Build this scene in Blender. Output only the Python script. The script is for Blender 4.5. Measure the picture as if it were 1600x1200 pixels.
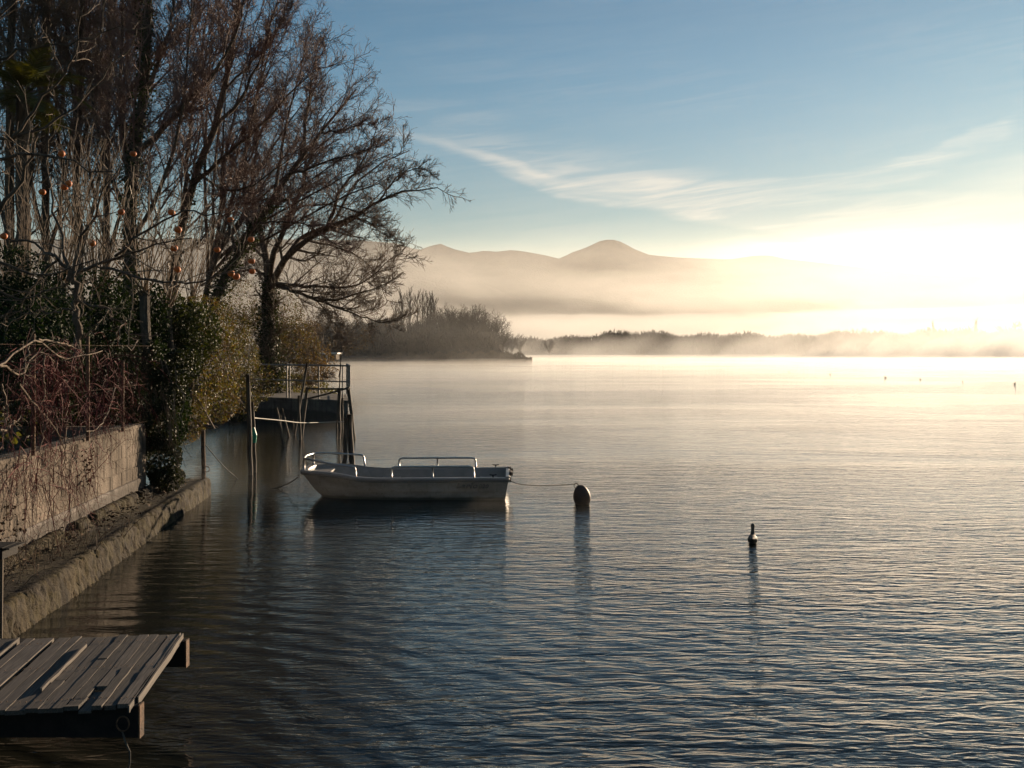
import bpy, bmesh, math, random
import numpy as np
from mathutils import Vector, Matrix, Euler

for o in list(bpy.data.objects):
    bpy.data.objects.remove(o)
scene = bpy.context.scene
col = scene.collection
R = math.radians

# ------------------------------------------------------------------ camera
EYE, FPX = 2.4, 1570.0
cam_d = bpy.data.cameras.new('camera')
cam_d.sensor_width = 36.0
cam_d.lens = 36.0 * FPX / 1600.0
cam_d.shift_y = -54.0 / 1600.0
cam_d.clip_start = 0.1
cam_d.clip_end = 20000
cam = bpy.data.objects.new('camera', cam_d)
cam.location = (0, 0, EYE)
cam.rotation_euler = (R(90), 0, 0)
col.objects.link(cam)
scene.camera = cam

# ------------------------------------------------------------------ sun direction shared by lamp and sky
SUN_AZ, SUN_EL = R(30.6), R(7.8)
SUN_DIR = Vector((math.sin(SUN_AZ) * math.cos(SUN_EL), math.cos(SUN_AZ) * math.cos(SUN_EL), math.sin(SUN_EL)))

# ------------------------------------------------------------------ node helpers
def N(nt, typ, **kw):
    n = nt.nodes.new(typ)
    for k, v in kw.items():
        if k == 'inp':
            for a, b in v.items():
                n.inputs[a].default_value = b
        else:
            setattr(n, k, v)
    return n
def L(nt, a, b):
    nt.links.new(a, b)
def M(nt, op, a, b=None, c=None, clamp=False):
    n = nt.nodes.new('ShaderNodeMath'); n.operation = op; n.use_clamp = clamp
    for i, v in enumerate((a, b, c)):
        if v is None: continue
        if isinstance(v, (int, float)): n.inputs[i].default_value = v
        else: nt.links.new(v, n.inputs[i])
    return n.outputs[0]
def SS(nt, v, lo, hi, a=0.0, b=1.0):
    n = nt.nodes.new('ShaderNodeMapRange'); n.interpolation_type = 'SMOOTHSTEP'
    nt.links.new(v, n.inputs['Value'])
    for k, x in (('From Min', lo), ('From Max', hi), ('To Min', a), ('To Max', b)): n.inputs[k].default_value = x
    return n.outputs['Result']
def curve(nt, v, pts, lo, hi):
    """piecewise smooth function of v given as (x, y) points, x in lo..hi"""
    mr = nt.nodes.new('ShaderNodeMapRange'); nt.links.new(v, mr.inputs['Value'])
    mr.inputs['From Min'].default_value = lo; mr.inputs['From Max'].default_value = hi
    fc = nt.nodes.new('ShaderNodeFloatCurve'); c = fc.mapping.curves[0]
    pts = [((x - lo) / (hi - lo), y) for x, y in pts]
    c.points[0].location = pts[0]; c.points[-1].location = pts[-1]
    for p in pts[1:-1]: c.points.new(*p)
    fc.mapping.update(); nt.links.new(mr.outputs['Result'], fc.inputs['Value'])
    return fc.outputs['Value']

# ------------------------------------------------------------------ world
world = bpy.data.worlds.new('World'); scene.world = world
world.use_nodes = True
nt = world.node_tree; nt.nodes.clear()
wo = N(nt, 'ShaderNodeOutputWorld'); bg = N(nt, 'ShaderNodeBackground', inp={'Strength': 0.052})
sky = N(nt, 'ShaderNodeTexSky', sky_type='NISHITA', sun_disc=False, sun_elevation=SUN_EL, sun_rotation=SUN_AZ,
        altitude=200, air_density=1.0, dust_density=0.10, ozone_density=2.0)
tc = N(nt, 'ShaderNodeTexCoord'); sp = N(nt, 'ShaderNodeSeparateXYZ'); L(nt, tc.outputs['Generated'], sp.inputs[0])
dx, dy, dz = sp.outputs
# high thin cirrus: azimuth (u, radians from north) and tangent of elevation (v)
az = M(nt, 'ARCTAN2', dx, dy)
hyp = M(nt, 'SQRT', M(nt, 'ADD', M(nt, 'MULTIPLY', dx, dx), M(nt, 'MULTIPLY', dy, dy)))
tv = M(nt, 'DIVIDE', dz, M(nt, 'MAXIMUM', hyp, 0.02))
def cvec(sx, sy, skew=0.0):
    c = N(nt, 'ShaderNodeCombineXYZ')
    L(nt, M(nt, 'MULTIPLY', az, sx), c.inputs[0])
    L(nt, M(nt, 'MULTIPLY', M(nt, 'ADD', tv, M(nt, 'MULTIPLY', az, skew)), sy), c.inputs[1])
    return c.outputs[0]
def noise(vec, scale, detail=5, rough=0.55, dist=0.0):
    n = N(nt, 'ShaderNodeTexNoise', inp={'Scale': scale, 'Detail': detail, 'Roughness': rough, 'Distortion': dist})
    L(nt, vec, n.inputs['Vector']); return n.outputs['Fac']
wob = M(nt, 'MULTIPLY', M(nt, 'SUBTRACT', noise(cvec(3, 9), 2.0, 4), 0.5), 0.042)
tvw = M(nt, 'ADD', tv, wob)
streak = SS(nt, noise(cvec(4.0, 46.0, -0.10), 1.6, 6, 0.6, 0.6), 0.36, 0.66)
veil = SS(nt, noise(cvec(2.0, 9.0, 0.05), 1.2, 5, 0.55, 0.4), 0.34, 0.80)
def band(pts, w_up, w_dn, amp):
    """a streak of cloud: pts = (azimuth, height) of its spine; softness above and below; amp = (azimuth, strength)"""
    c = curve(nt, az, pts, -0.25, 0.62)
    d = M(nt, 'SUBTRACT', tvw, c)
    up = SS(nt, d, 0.0, w_up, 1.0, 0.0); dn = SS(nt, d, -w_dn, 0.0, 0.0, 1.0)
    a = curve(nt, az, amp, -0.25, 0.62)
    return M(nt, 'MULTIPLY', M(nt, 'MULTIPLY', up, dn), a)
b1 = band([(-.25, .235), (-.10, .215), (-.041, .196), (0.0, .176), (.045, .160), (.12, .143), (.19, .133), (.25, .119), (.31, .106), (.40, .10), (.62, .10)],
          .060, .010, [(-.25, .0), (-.10, .15), (0, .55), (.05, .80), (.15, 1.0), (.25, 1.0), (.32, .95), (.42, .8), (.62, .4)])
b2 = band([(-.25, .17), (.05, .158), (.15, .162), (.25, .166), (.33, .166), (.38, .170), (.405, .178), (.43, .188), (.47, .203), (.62, .24)],
          .007, .022, [(-.25, 0), (.04, .05), (.10, .45), (.2, .62), (.3, .60), (.36, .58), (.41, .60), (.455, .5), (.475, 0), (.62, 0)])
b3 = band([(-.25, .235), (-.06, .205), (0, .185), (.05, .168), (.12, .16), (.62, .14)],
          .007, .009, [(-.25, .0), (-.055, .22), (-.02, .5), (.05, .3), (.12, 0), (.62, 0)])
b4 = band([(-.25, .07), (0.0, .065), (.15, .065), (.24, .075), (.32, .09), (.40, .105), (.47, .135), (.62, .20)],
          .055, .14, [(-.25, .06), (0, .15), (.15, .25), (.25, .40), (.33, .62), (.42, .55), (.5, .5), (.62, .3)])
lit = M(nt, 'ADD', M(nt, 'MULTIPLY', b1, M(nt, 'ADD', 0.22, M(nt, 'MULTIPLY', streak, 0.58))), M(nt, 'MULTIPLY', b2, M(nt, 'ADD', 0.18, M(nt, 'MULTIPLY', streak, 0.48))))
lit = M(nt, 'ADD', lit, M(nt, 'MULTIPLY', b3, 0.8))
lit = M(nt, 'ADD', lit, M(nt, 'MULTIPLY', b4, M(nt, 'ADD', 0.45, M(nt, 'MULTIPLY', veil, 0.55))))
# thin high veil everywhere above the horizon, in all directions
allv = M(nt, 'MULTIPLY', M(nt, 'MULTIPLY', veil, streak), SS(nt, tv, 0.04, 0.14, 0.0, 0.16))
allv = M(nt, 'MULTIPLY', allv, SS(nt, tv, 0.24, 0.40, 1.0, 0.35))
cl = M(nt, 'ADD', lit, allv, clamp=True)
# clouds take the light of the sun, more so near it
dsn = N(nt, 'ShaderNodeVectorMath', operation='DOT_PRODUCT'); L(nt, tc.outputs['Generated'], dsn.inputs[0]); dsn.inputs[1].default_value = SUN_DIR
near = M(nt, 'POWER', M(nt, 'MAXIMUM', dsn.outputs['Value'], 0.0), 40.0)
crgb = N(nt, 'ShaderNodeMixRGB', inp={'Color1': (7.2, 6.7, 5.9, 1), 'Color2': (9.5, 8.7, 7.2, 1)}); L(nt, near, crgb.inputs['Fac'])
mixc = N(nt, 'ShaderNodeMixRGB'); L(nt, M(nt, 'MULTIPLY', cl, 0.85), mixc.inputs['Fac'])
SKYGAIN = N(nt, 'ShaderNodeMixRGB', blend_type='MULTIPLY', inp={'Fac': 1.0})
tint = N(nt, 'ShaderNodeMixRGB', inp={'Color1': (0.70, 0.72, 0.70, 1), 'Color2': (0.40, 0.75, 0.86, 1)})
L(nt, SS(nt, tv, 0.04, 0.30), tint.inputs['Fac']); L(nt, tint.outputs[0], SKYGAIN.inputs['Color2'])
L(nt, sky.outputs[0], SKYGAIN.inputs['Color1'])
L(nt, SKYGAIN.outputs[0], mixc.inputs['Color1']); L(nt, crgb.outputs[0], mixc.inputs['Color2'])
L(nt, mixc.outputs[0], bg.inputs['Color']); L(nt, bg.outputs[0], wo.inputs['Surface'])

# ------------------------------------------------------------------ sun lamp
sl = bpy.data.lights.new('sun', 'SUN'); sl.energy = 4.3; sl.angle = R(0.6); sl.color = (1.0, 0.77, 0.53)
so = bpy.data.objects.new('sun', sl); col.objects.link(so)
so.rotation_euler = (-SUN_DIR).to_track_quat('-Z', 'Y').to_euler()
so.location = (200, 400, 60)

# ------------------------------------------------------------------ view
scene.view_settings.view_transform = 'Standard'
scene.view_settings.look = 'None'
scene.view_settings.exposure = 1.10
scene.view_settings.gamma = 1.0
scene.view_settings.use_curve_mapping = False
scene.render.engine = 'CYCLES'
cy = scene.cycles
cy.use_denoising = True
try: cy.denoiser = 'OPENIMAGEDENOISE'
except Exception: pass
cy.max_bounces = 8; cy.diffuse_bounces = 2; cy.glossy_bounces = 3; cy.transmission_bounces = 4
cy.transparent_max_bounces = 8; cy.volume_bounces = 4
cy.sample_clamp_indirect = 6.0; cy.sample_clamp_direct = 12.0
cy.use_adaptive_sampling = False
cy.caustics_reflective = False; cy.caustics_refractive = False

# ------------------------------------------------------------------ object helpers
rng = np.random.default_rng(7)
WORLD = set()          # things whose parts are modelled in world coordinates
def tag(o, label=None, cat=None, group=None, kind=None):
    if label: o['label'] = label
    if cat: o['category'] = cat
    if group: o['group'] = group
    if kind: o['kind'] = kind
    return o
def at(px, py, Y):
    """world point seen at photo pixel (px, py) at distance Y"""
    return Vector(((px - 800) / FPX * Y, Y, EYE - (py - 546) / FPX * Y))
def ground_y(py, z=0.0):
    return (EYE - z) * FPX / (py - 546)
def empty(name, loc=(0, 0, 0), label=None, cat=None, group=None):
    o = bpy.data.objects.new(name, None); o.location = loc; o.empty_display_size = 0.2
    col.objects.link(o); return tag(o, label, cat, group)
def wempty(name, loc, label=None, cat=None, group=None):
    o = empty(name, loc, label, cat, group); WORLD.add(o.name); return o
def mesh_np(name, V, F, smooth=False):
    """V (n,3) floats, F (m,k) ints (k = 3 or 4) or list of such arrays"""
    Fs = [np.asarray(f, dtype=np.int32) for f in (F if isinstance(F, list) else [F]) if len(f)]
    me = bpy.data.meshes.new(name)
    V = np.asarray(V, dtype=np.float32)
    me.vertices.add(len(V)); me.vertices.foreach_set('co', V.ravel())
    nl = sum(f.size for f in Fs); nf = sum(len(f) for f in Fs)
    me.loops.add(nl); me.loops.foreach_set('vertex_index', np.concatenate([f.ravel() for f in Fs]))
    me.polygons.add(nf)
    tot = np.concatenate([np.full(len(f), f.shape[1], dtype=np.int32) for f in Fs])
    st = np.concatenate([[0], np.cumsum(tot)[:-1]]).astype(np.int32)
    me.polygons.foreach_set('loop_start', st); me.polygons.foreach_set('loop_total', tot)
    me.polygons.foreach_set('use_smooth', np.full(nf, bool(smooth)))
    me.update(calc_edges=True); me.validate()
    return me
def link(name, me, mat=None, parent=None, loc=None):
    o = bpy.data.objects.new(name, me)
    if mat is not None and not me.materials: me.materials.append(mat)
    col.objects.link(o)
    if parent is not None:
        o.parent = parent
        o.matrix_parent_inverse = Matrix.Identity(4)
        if loc is None:
            o.location = -Vector(parent.location) if parent.name in WORLD else (0, 0, 0)
    if loc is not None: o.location = loc
    return o
class MB:
    """collects pieces of ONE mesh"""
    def __init__(s): s.V = []; s.Q = []; s.T = []; s.n = 0
    def add(s, V, Q=None, T=None):
        V = np.asarray(V, dtype=np.float64).reshape(-1, 3)
        if Q is not None and len(Q): s.Q.append(np.asarray(Q) + s.n)
        if T is not None and len(T): s.T.append(np.asarray(T) + s.n)
        s.V.append(V); s.n += len(V)
        return s
    def tri_count(s): return 2 * sum(len(q) for q in s.Q) + sum(len(t) for t in s.T)
    def box(s, c, d, rot=None, jit=0.0):
        c = np.array(c, float); d = np.array(d, float) / 2
        P = np.array([[x, y, z] for x in (-1, 1) for y in (-1, 1) for z in (-1, 1)], float) * d
        if jit: P = P + rng.normal(0, jit, P.shape)
        if rot is not None: P = P @ np.array(Euler(rot).to_matrix()).T
        return s.add(P + c, Q=[[0, 1, 3, 2], [4, 6, 7, 5], [0, 4, 5, 1], [2, 3, 7, 6], [0, 2, 6, 4], [1, 5, 7, 3]])
    def tube(s, pts, r, sides=8, caps=True):
        pts = np.asarray([tuple(p) for p in pts], float); r = np.broadcast_to(np.asarray(r, float), (len(pts),))
        V, Q = tubes(pts[None], r[None], sides); s.add(V, Q)
        if caps:
            k = len(pts); b = s.n - len(V)
            for row, rev in ((0, True), (k - 1, False)):
                ring = [b + row * sides + j for j in range(sides)]
                cpt = pts[row]; s.add([cpt]); ci = s.n - 1
                s.T.append(np.array([[ring[j], ring[(j + 1) % sides], ci] if not rev else [ring[(j + 1) % sides], ring[j], ci] for j in range(sides)]))
        return s
    def build(s, name, mat, parent=None, smooth=False, loc=None, bevel=0.0):
        me = mesh_np(name, np.concatenate(s.V), s.Q + s.T, smooth)
        o = link(name, me, mat, parent, loc)
        if bevel:
            m = o.modifiers.new('bevel', 'BEVEL'); m.width = bevel; m.segments = 2; m.limit_method = 'ANGLE'
        return o
def tubes(P, r, sides=3):
    """P (n,k,3) polylines, r (n,k) radii -> one soup of tubes (verts, quads)"""
    n, k, _ = P.shape
    T = np.empty_like(P)
    T[:, 1:-1] = P[:, 2:] - P[:, :-2]; T[:, 0] = P[:, 1] - P[:, 0]; T[:, -1] = P[:, -1] - P[:, -2]
    T /= np.linalg.norm(T, axis=2, keepdims=True) + 1e-9
    main = P[:, -1] - P[:, 0]; main /= np.linalg.norm(main, axis=1, keepdims=True) + 1e-9
    ref = np.where(np.abs(main[:, 2:3]) > 0.8, np.array([[0.37, 0.93, 0.0]]), np.array([[0, 0, 1.0]]))
    A = np.cross(T, ref[:, None, :]); A /= np.linalg.norm(A, axis=2, keepdims=True) + 1e-9
    B = np.cross(T, A)
    a = np.arange(sides) * 2 * np.pi / sides
    V = P[:, :, None, :] + r[:, :, None, None] * (np.cos(a)[None, None, :, None] * A[:, :, None, :] + np.sin(a)[None, None, :, None] * B[:, :, None, :])
    idx = np.arange(n * k * sides).reshape(n, k, sides); nx = np.roll(idx, -1, axis=2)
    Q = np.stack([idx[:, :-1], idx[:, 1:], nx[:, 1:], nx[:, :-1]], axis=-1).reshape(-1, 4)
    return V.reshape(-1, 3), Q

# ------------------------------------------------------------------ materials
def mat_new(name):
    m = bpy.data.materials.new(name); m.use_nodes = True; m.node_tree.nodes.clear(); return m, m.node_tree
def pmat(name, c1, c2=None, rough=0.8, scale=8.0, bump=0.0, bscale=40.0, metal=0.0, detail=6, stretch=(1, 1, 1), spec=0.5, zrot=0.0,
         translucent=0.0, tcol=None, c3=None, lo=0.35, hi=0.65, attr_var=0.0, bdist=0.02):
    """two/three colour noise material with fine relief"""
    m, t = mat_new(name)
    out = N(t, 'ShaderNodeOutputMaterial'); p = N(t, 'ShaderNodeBsdfPrincipled', inp={'Roughness': rough, 'Metallic': metal, 'Specular IOR Level': spec})
    g = N(t, 'ShaderNodeNewGeometry')
    mp = N(t, 'ShaderNodeMapping'); mp.inputs['Scale'].default_value = stretch; pos = g.outputs['Position']
    if zrot:
        m0 = N(t, 'ShaderNodeMapping'); m0.inputs['Rotation'].default_value = (0, 0, zrot); L(t, pos, m0.inputs[0]); pos = m0.outputs[0]
    L(t, pos, mp.inputs[0])
    n1 = N(t, 'ShaderNodeTexNoise', inp={'Scale': scale, 'Detail': detail, 'Roughness': 0.62}); L(t, mp.outputs[0], n1.inputs['Vector'])
    cr = N(t, 'ShaderNodeValToRGB'); L(t, n1.outputs['Fac'], cr.inputs[0])
    e = cr.color_ramp.elements; e[0].position = lo; e[1].position = hi
    e[0].color = (*c1, 1); e[1].color = (*(c2 or c1), 1)
    if c3 is not None:
        x = e.new((lo + hi) / 2); x.color = (*c3, 1)
    src = cr.outputs[0]
    if attr_var:
        oi = N(t, 'ShaderNodeObjectInfo') ; v = M(t, 'ADD', 1 - attr_var, M(t, 'MULTIPLY', oi.outputs['Random'], 2 * attr_var))
        isl = M(t, 'ADD', 1 - attr_var, M(t, 'MULTIPLY', g.outputs['Random Per Island'], 2 * attr_var))
        h = N(t, 'ShaderNodeVectorMath', operation='SCALE'); L(t, src, h.inputs[0]); L(t, M(t, 'MULTIPLY', v, isl), h.inputs['Scale']); src = h.outputs[0]
    L(t, src, p.inputs['Base Color'])
    if bump:
        n2 = N(t, 'ShaderNodeTexNoise', inp={'Scale': bscale, 'Detail': 5, 'Roughness': 0.65}); L(t, mp.outputs[0], n2.inputs['Vector'])
        b = N(t, 'ShaderNodeBump', inp={'Strength': bump, 'Distance': bdist}); L(t, n2.outputs['Fac'], b.inputs['Height']); L(t, b.outputs[0], p.inputs['Normal'])
    sh = p.outputs[0]
    if translucent:
        tr = N(t, 'ShaderNodeBsdfTranslucent')
        if tcol is not None:
            tm = N(t, 'ShaderNodeMixRGB', blend_type='MULTIPLY', inp={'Fac': 1.0, 'Color2': (*tcol, 1)}); L(t, src, tm.inputs['Color1']); L(t, tm.outputs[0], tr.inputs[0])
        else: L(t, src, tr.inputs[0])
        mx = N(t, 'ShaderNodeMixShader', inp={'Fac': translucent}); L(t, sh, mx.inputs[1]); L(t, tr.outputs[0], mx.inputs[2]); sh = mx.outputs[0]
    L(t, sh, out.inputs['Surface'])
    return m
def volmat(name, density, color=(1, 1, 1), g=0.6):
    m, t = mat_new(name)
    out = N(t, 'ShaderNodeOutputMaterial'); v = N(t, 'ShaderNodeVolumePrincipled', inp={'Density': density, 'Anisotropy': g})
    v.inputs['Color'].default_value = (*color, 1); v.inputs['Density Attribute'].default_value = ''
    L(t, v.outputs[0], out.inputs['Volume'])
    return m
# ================================================================== SETTING: water
def water_material():
    m, t = mat_new('lake_water')
    out = N(t, 'ShaderNodeOutputMaterial'); p = N(t, 'ShaderNodeBsdfPrincipled', inp={'Roughness': 0.035, 'IOR': 1.38})
    p.inputs['Base Color'].default_value = (0.024, 0.024, 0.018, 1)
    g = N(t, 'ShaderNodeNewGeometry')
    sp = N(t, 'ShaderNodeSeparateXYZ'); L(t, g.outputs['Position'], sp.inputs[0])
    def wn(sx, sy, rot, scale, detail, dist, rough=0.5, off=0.0):
        mp = N(t, 'ShaderNodeMapping'); mp.inputs['Scale'].default_value = (sx, sy, 1); mp.inputs['Rotation'].default_value = (0, 0, R(rot))
        mp.inputs['Location'].default_value = (off, off * 0.7, 0)
        L(t, g.outputs['Position'], mp.inputs[0])
        n = N(t, 'ShaderNodeTexNoise', inp={'Scale': scale, 'Detail': detail, 'Roughness': rough, 'Distortion': dist}); L(t, mp.outputs[0], n.inputs['Vector'])
        return n.outputs['Fac']
    long_ = wn(0.75, 3.1, 4, 1.05, 3.0, 0.8)           # swell of the breeze, crests across the view
    mid = wn(1.7, 5.6, 9, 1.8, 2.0, 0.9, off=3.1)    # ripples 15-25 cm
    cross = wn(1.3, 3.4, -22, 1.8, 1.0, 0.5, off=7.7)
    fine = wn(3.0, 7.0, 4, 3.8, 2.0, 0.4, off=1.3)
    gust = SS(t, wn(0.05, 0.11, 12, 1.0, 3.0, 0.8), 0.36, 0.66, 0.40, 1.30)
    # sheltered water by the bank and behind the boat is calmer
    sh = M(t, 'ADD', sp.outputs[0], M(t, 'MULTIPLY', sp.outputs[1], 0.11))
    lee = SS(t, sh, -4.0, 3.0, 0.25, 1.0)
    # calm slick in the shelter of the moored boat
    qx = M(t, 'DIVIDE', M(t, 'ADD', sp.outputs[0], 1.6), 2.6); qy = M(t, 'DIVIDE', M(t, 'SUBTRACT', sp.outputs[1], 14.9), 2.2)
    q = M(t, 'ADD', M(t, 'MULTIPLY', qx, qx), M(t, 'MULTIPLY', qy, qy))
    lee = M(t, 'MULTIPLY', lee, SS(t, q, 0.1, 1.6, 0.42, 1.0))
    # rings spreading from the landing stage
    dxx = M(t, 'SUBTRACT', sp.outputs[0], -3.6); dyy = M(t, 'SUBTRACT', sp.outputs[1], 4.4)
    dist = M(t, 'SQRT', M(t, 'ADD', M(t, 'MULTIPLY', dxx, dxx), M(t, 'MULTIPLY', dyy, dyy)))
    dw = M(t, 'ADD', dist, M(t, 'MULTIPLY', wn(0.5, 0.5, 0, 1.2, 3.0, 0.2), 0.9))
    ring = M(t, 'MULTIPLY', M(t, 'SINE', M(t, 'MULTIPLY', dw, 19.0)), SS(t, dist, 0.5, 13.0, 0.075, 0.0))
    h = M(t, 'ADD', M(t, 'MULTIPLY', long_, 0.9), M(t, 'MULTIPLY', mid, 0.66))
    h = M(t, 'ADD', h, M(t, 'MULTIPLY', cross, 0.30)); h = M(t, 'ADD', h, M(t, 'MULTIPLY', fine, 0.13))
    h = M(t, 'MULTIPLY', M(t, 'MULTIPLY', h, gust), lee)
    h = M(t, 'ADD', h, ring)
    b = N(t, 'ShaderNodeBump', inp={'Strength': 1.0, 'Distance': 0.036}); L(t, h, b.inputs['Height']); L(t, b.outputs[0], p.inputs['Normal'])
    L(t, p.outputs[0], out.inputs['Surface'])
    return m
W = MB()
W.add([(-1400, -100, 0), (2400, -100, 0), (2400, 2650, 0), (-1400, 2650, 0)], Q=[[0, 1, 2, 3]])
water = W.build('lake_water', water_material()); tag(water, kind='structure')

# ------------------------------------------------------------------ terrain helpers
def vnoise(x, y, seed=0, octaves=4, f=1.0):
    """cheap smooth value noise on arrays"""
    out = np.zeros(np.broadcast(x, y).shape); amp = 1.0; tot = 0
    for o in range(octaves):
        xs = x * f + seed * 17.3 + o * 31.7; ys = y * f + seed * 9.1 + o * 11.3
        xi = np.floor(xs).astype(int); yi = np.floor(ys).astype(int); fx = xs - xi; fy = ys - yi
        fx = fx * fx * (3 - 2 * fx); fy = fy * fy * (3 - 2 * fy)
        def h(i, j):
            n = (i * 374761393 + j * 668265263 + seed * 1274126177) & 0x7fffffff
            n = ((n ^ (n >> 13)) * 1274126177) & 0x7fffffff
            return ((n ^ (n >> 16)) & 0xffff) / 65535.0
        v = (h(xi, yi) * (1 - fx) + h(xi + 1, yi) * fx) * (1 - fy) + (h(xi, yi + 1) * (1 - fx) + h(xi + 1, yi + 1) * fx) * fy
        out += v * amp; tot += amp; amp *= 0.5; f *= 2.03
    return out / tot
def grid_mesh(name, X, Y, Z, mat, kind='structure', smooth=True):
    ny, nx = X.shape
    V = np.stack([X, Y, Z], -1).reshape(-1, 3); i = np.arange(nx * ny).reshape(ny, nx)
    Q = np.stack([i[:-1, :-1], i[:-1, 1:], i[1:, 1:], i[1:, :-1]], -1).reshape(-1, 4)
    o = link(name, mesh_np(name, V, Q, smooth), mat); tag(o, kind=kind); return o

m_forest = pmat('wooded_slope', (0.020, 0.026, 0.016), (0.055, 0.050, 0.034), rough=1.0, scale=0.04, detail=8, bump=0.8, bscale=0.15, bdist=4.0)
m_soil = pmat('leaf_litter_soil', (0.035, 0.026, 0.018), (0.075, 0.058, 0.038), rough=0.95, scale=3.0, bump=0.6, bscale=30)
# mountain range across the lake
prof = np.array([(-500, 378), (0, 374), (300, 372), (480, 374), (560, 375), (600, 378), (622, 380), (640, 387), (655, 390), (672, 384), (688, 380), (706, 388), (735, 395), (757, 391), (775, 393),
                 (800, 390), (822, 393), (850, 398), (875, 404), (893, 394), (912, 388), (938, 376), (955, 373), (972, 378), (992, 389), (1015, 398),
                 (1060, 402), (1140, 405), (1180, 399), (1205, 399), (1225, 404), (1300, 412), (1450, 430), (1560, 432), (1640, 440), (1900, 430), (2300, 420)], float)
def range_mesh(name, Y0, depth_f, depth_b, prof, nx=260, seed=3, rough=0.10, power=1.3):
    px = np.linspace(prof[0, 0], prof[-1, 0], nx); x = (px - 800) / FPX * Y0
    h = (546 - np.interp(px, prof[:, 0], prof[:, 1])) / FPX * Y0 + EYE
    ys = np.concatenate([np.linspace(Y0 - depth_f, Y0, 26), np.linspace(Y0, Y0 + depth_b, 10)[1:]])
    X, Yg = np.meshgrid(x, ys)
    t = np.where(Yg <= Y0, (Yg - (Y0 - depth_f)) / depth_f, 1 - (Yg - Y0) / depth_b)
    t = np.clip(t, 0, 1)
    n = vnoise(X, Yg, seed, 4, 0.012)
    Z = h[None, :] * (t ** power) * (1 - rough * 3 * (1 - t) * t * (n - 0.3) * 4) - 0.6
    X = X * (Yg / Y0) ** 0.3
    return grid_mesh(name, X, Yg, Z, m_forest)
range_mesh('mountain_range', 2300, 560, 300, prof)
prof2 = np.array([(-600, 380), (300, 395), (560, 398), (620, 404), (660, 406), (700, 414), (745, 436), (790, 458), (840, 480), (900, 492), (1000, 500), (1150, 505), (1400, 500), (1700, 480), (2200, 470)], float)
range_mesh('foothills', 1680, 260, 150, prof2, seed=5, power=1.0)

# far shore: low land that carries the wood across the lake
xs = np.linspace(-500, 900, 90); ys = np.array([386, 392, 400, 440, 560, 760, 920.])
X, Yg = np.meshgrid(xs, ys)
Z = np.array([-0.6, 0.2, 0.8, 1.2, 2.5, 5, 3])[:, None] + vnoise(X, Yg, 4, 3, 0.03) * 0.8 - 0.4
Yg = Yg + (vnoise(X, Yg * 0, 8, 3, 0.02) - .5)[...] * 14 * (Yg < 430)
grid_mesh('far_shore_ground', X, Yg, Z, m_soil)

# near bank and the land behind it, round to the wooded point
def shore_x(y):
    """x of the left-hand shoreline at distance y"""
    return np.interp(y, [-20, 9, 14.6, 16.8, 18.5, 24, 34, 38, 46, 60, 90, 130, 165, 182, 190, 198, 215, 260, 330, 400],
                        [-2.6, -5.1, -5.55, -5.9, -7.4, -8.9, -9.6, -8.6, -7.6, -13, -26, -36, -37, -34, 3, 4.5, -12, -60, -150, -240])
ys = np.unique(np.concatenate([np.linspace(-20, 20, 28), np.linspace(20, 60, 28), np.linspace(60, 178, 24), np.linspace(178, 200, 14), np.linspace(200, 400, 16)]))
s = np.concatenate([[0, .15, .35, .7, 1.2, 2, 3.2, 5, 8, 12, 18, 28, 45, 80, 140, 260, 420]])
Yg, S = np.meshgrid(ys, s, indexing='ij')
X = shore_x(Yg) - S
zmax = np.where(Yg < 16, 1.20, 1.0)
Z = np.where(S < 0.1, -0.6, np.interp(S, [0, .35, 1.2, 3, 12, 40, 140, 420], [-0.5, .25, .85, 1.0, 1.3, 2.2, 6, 25]))
Z = Z + (vnoise(X, Yg, 2, 4, 0.6) - .5) * 0.25 * (S > .5)
Z = np.where((Yg < 15.2) & (S > 0.1) , np.maximum(Z, 1.02 + (vnoise(X, Yg, 6, 3, 1.1) - .5) * .12 - (S < 0.3) * 0.0), Z)
Z[:, 0] = -0.7
Z = np.where((Yg > 150), np.minimum(Z, 1.2 + 0.0 * S + np.maximum(S - 60, 0) * 0.02), Z)
grid_mesh('bank_ground', X[:, ::-1], Yg[:, ::-1], Z[:, ::-1], m_soil)

# ------------------------------------------------------------------ air
HAZE_D = 0.00006
hz = MB(); hz.box((500, 1240, 129), (4200, 2900, 262)); haze = hz.build('haze', volmat('haze', HAZE_D, (1, 0.99, 0.97), 0.5)); tag(haze, kind='stuff')

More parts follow.
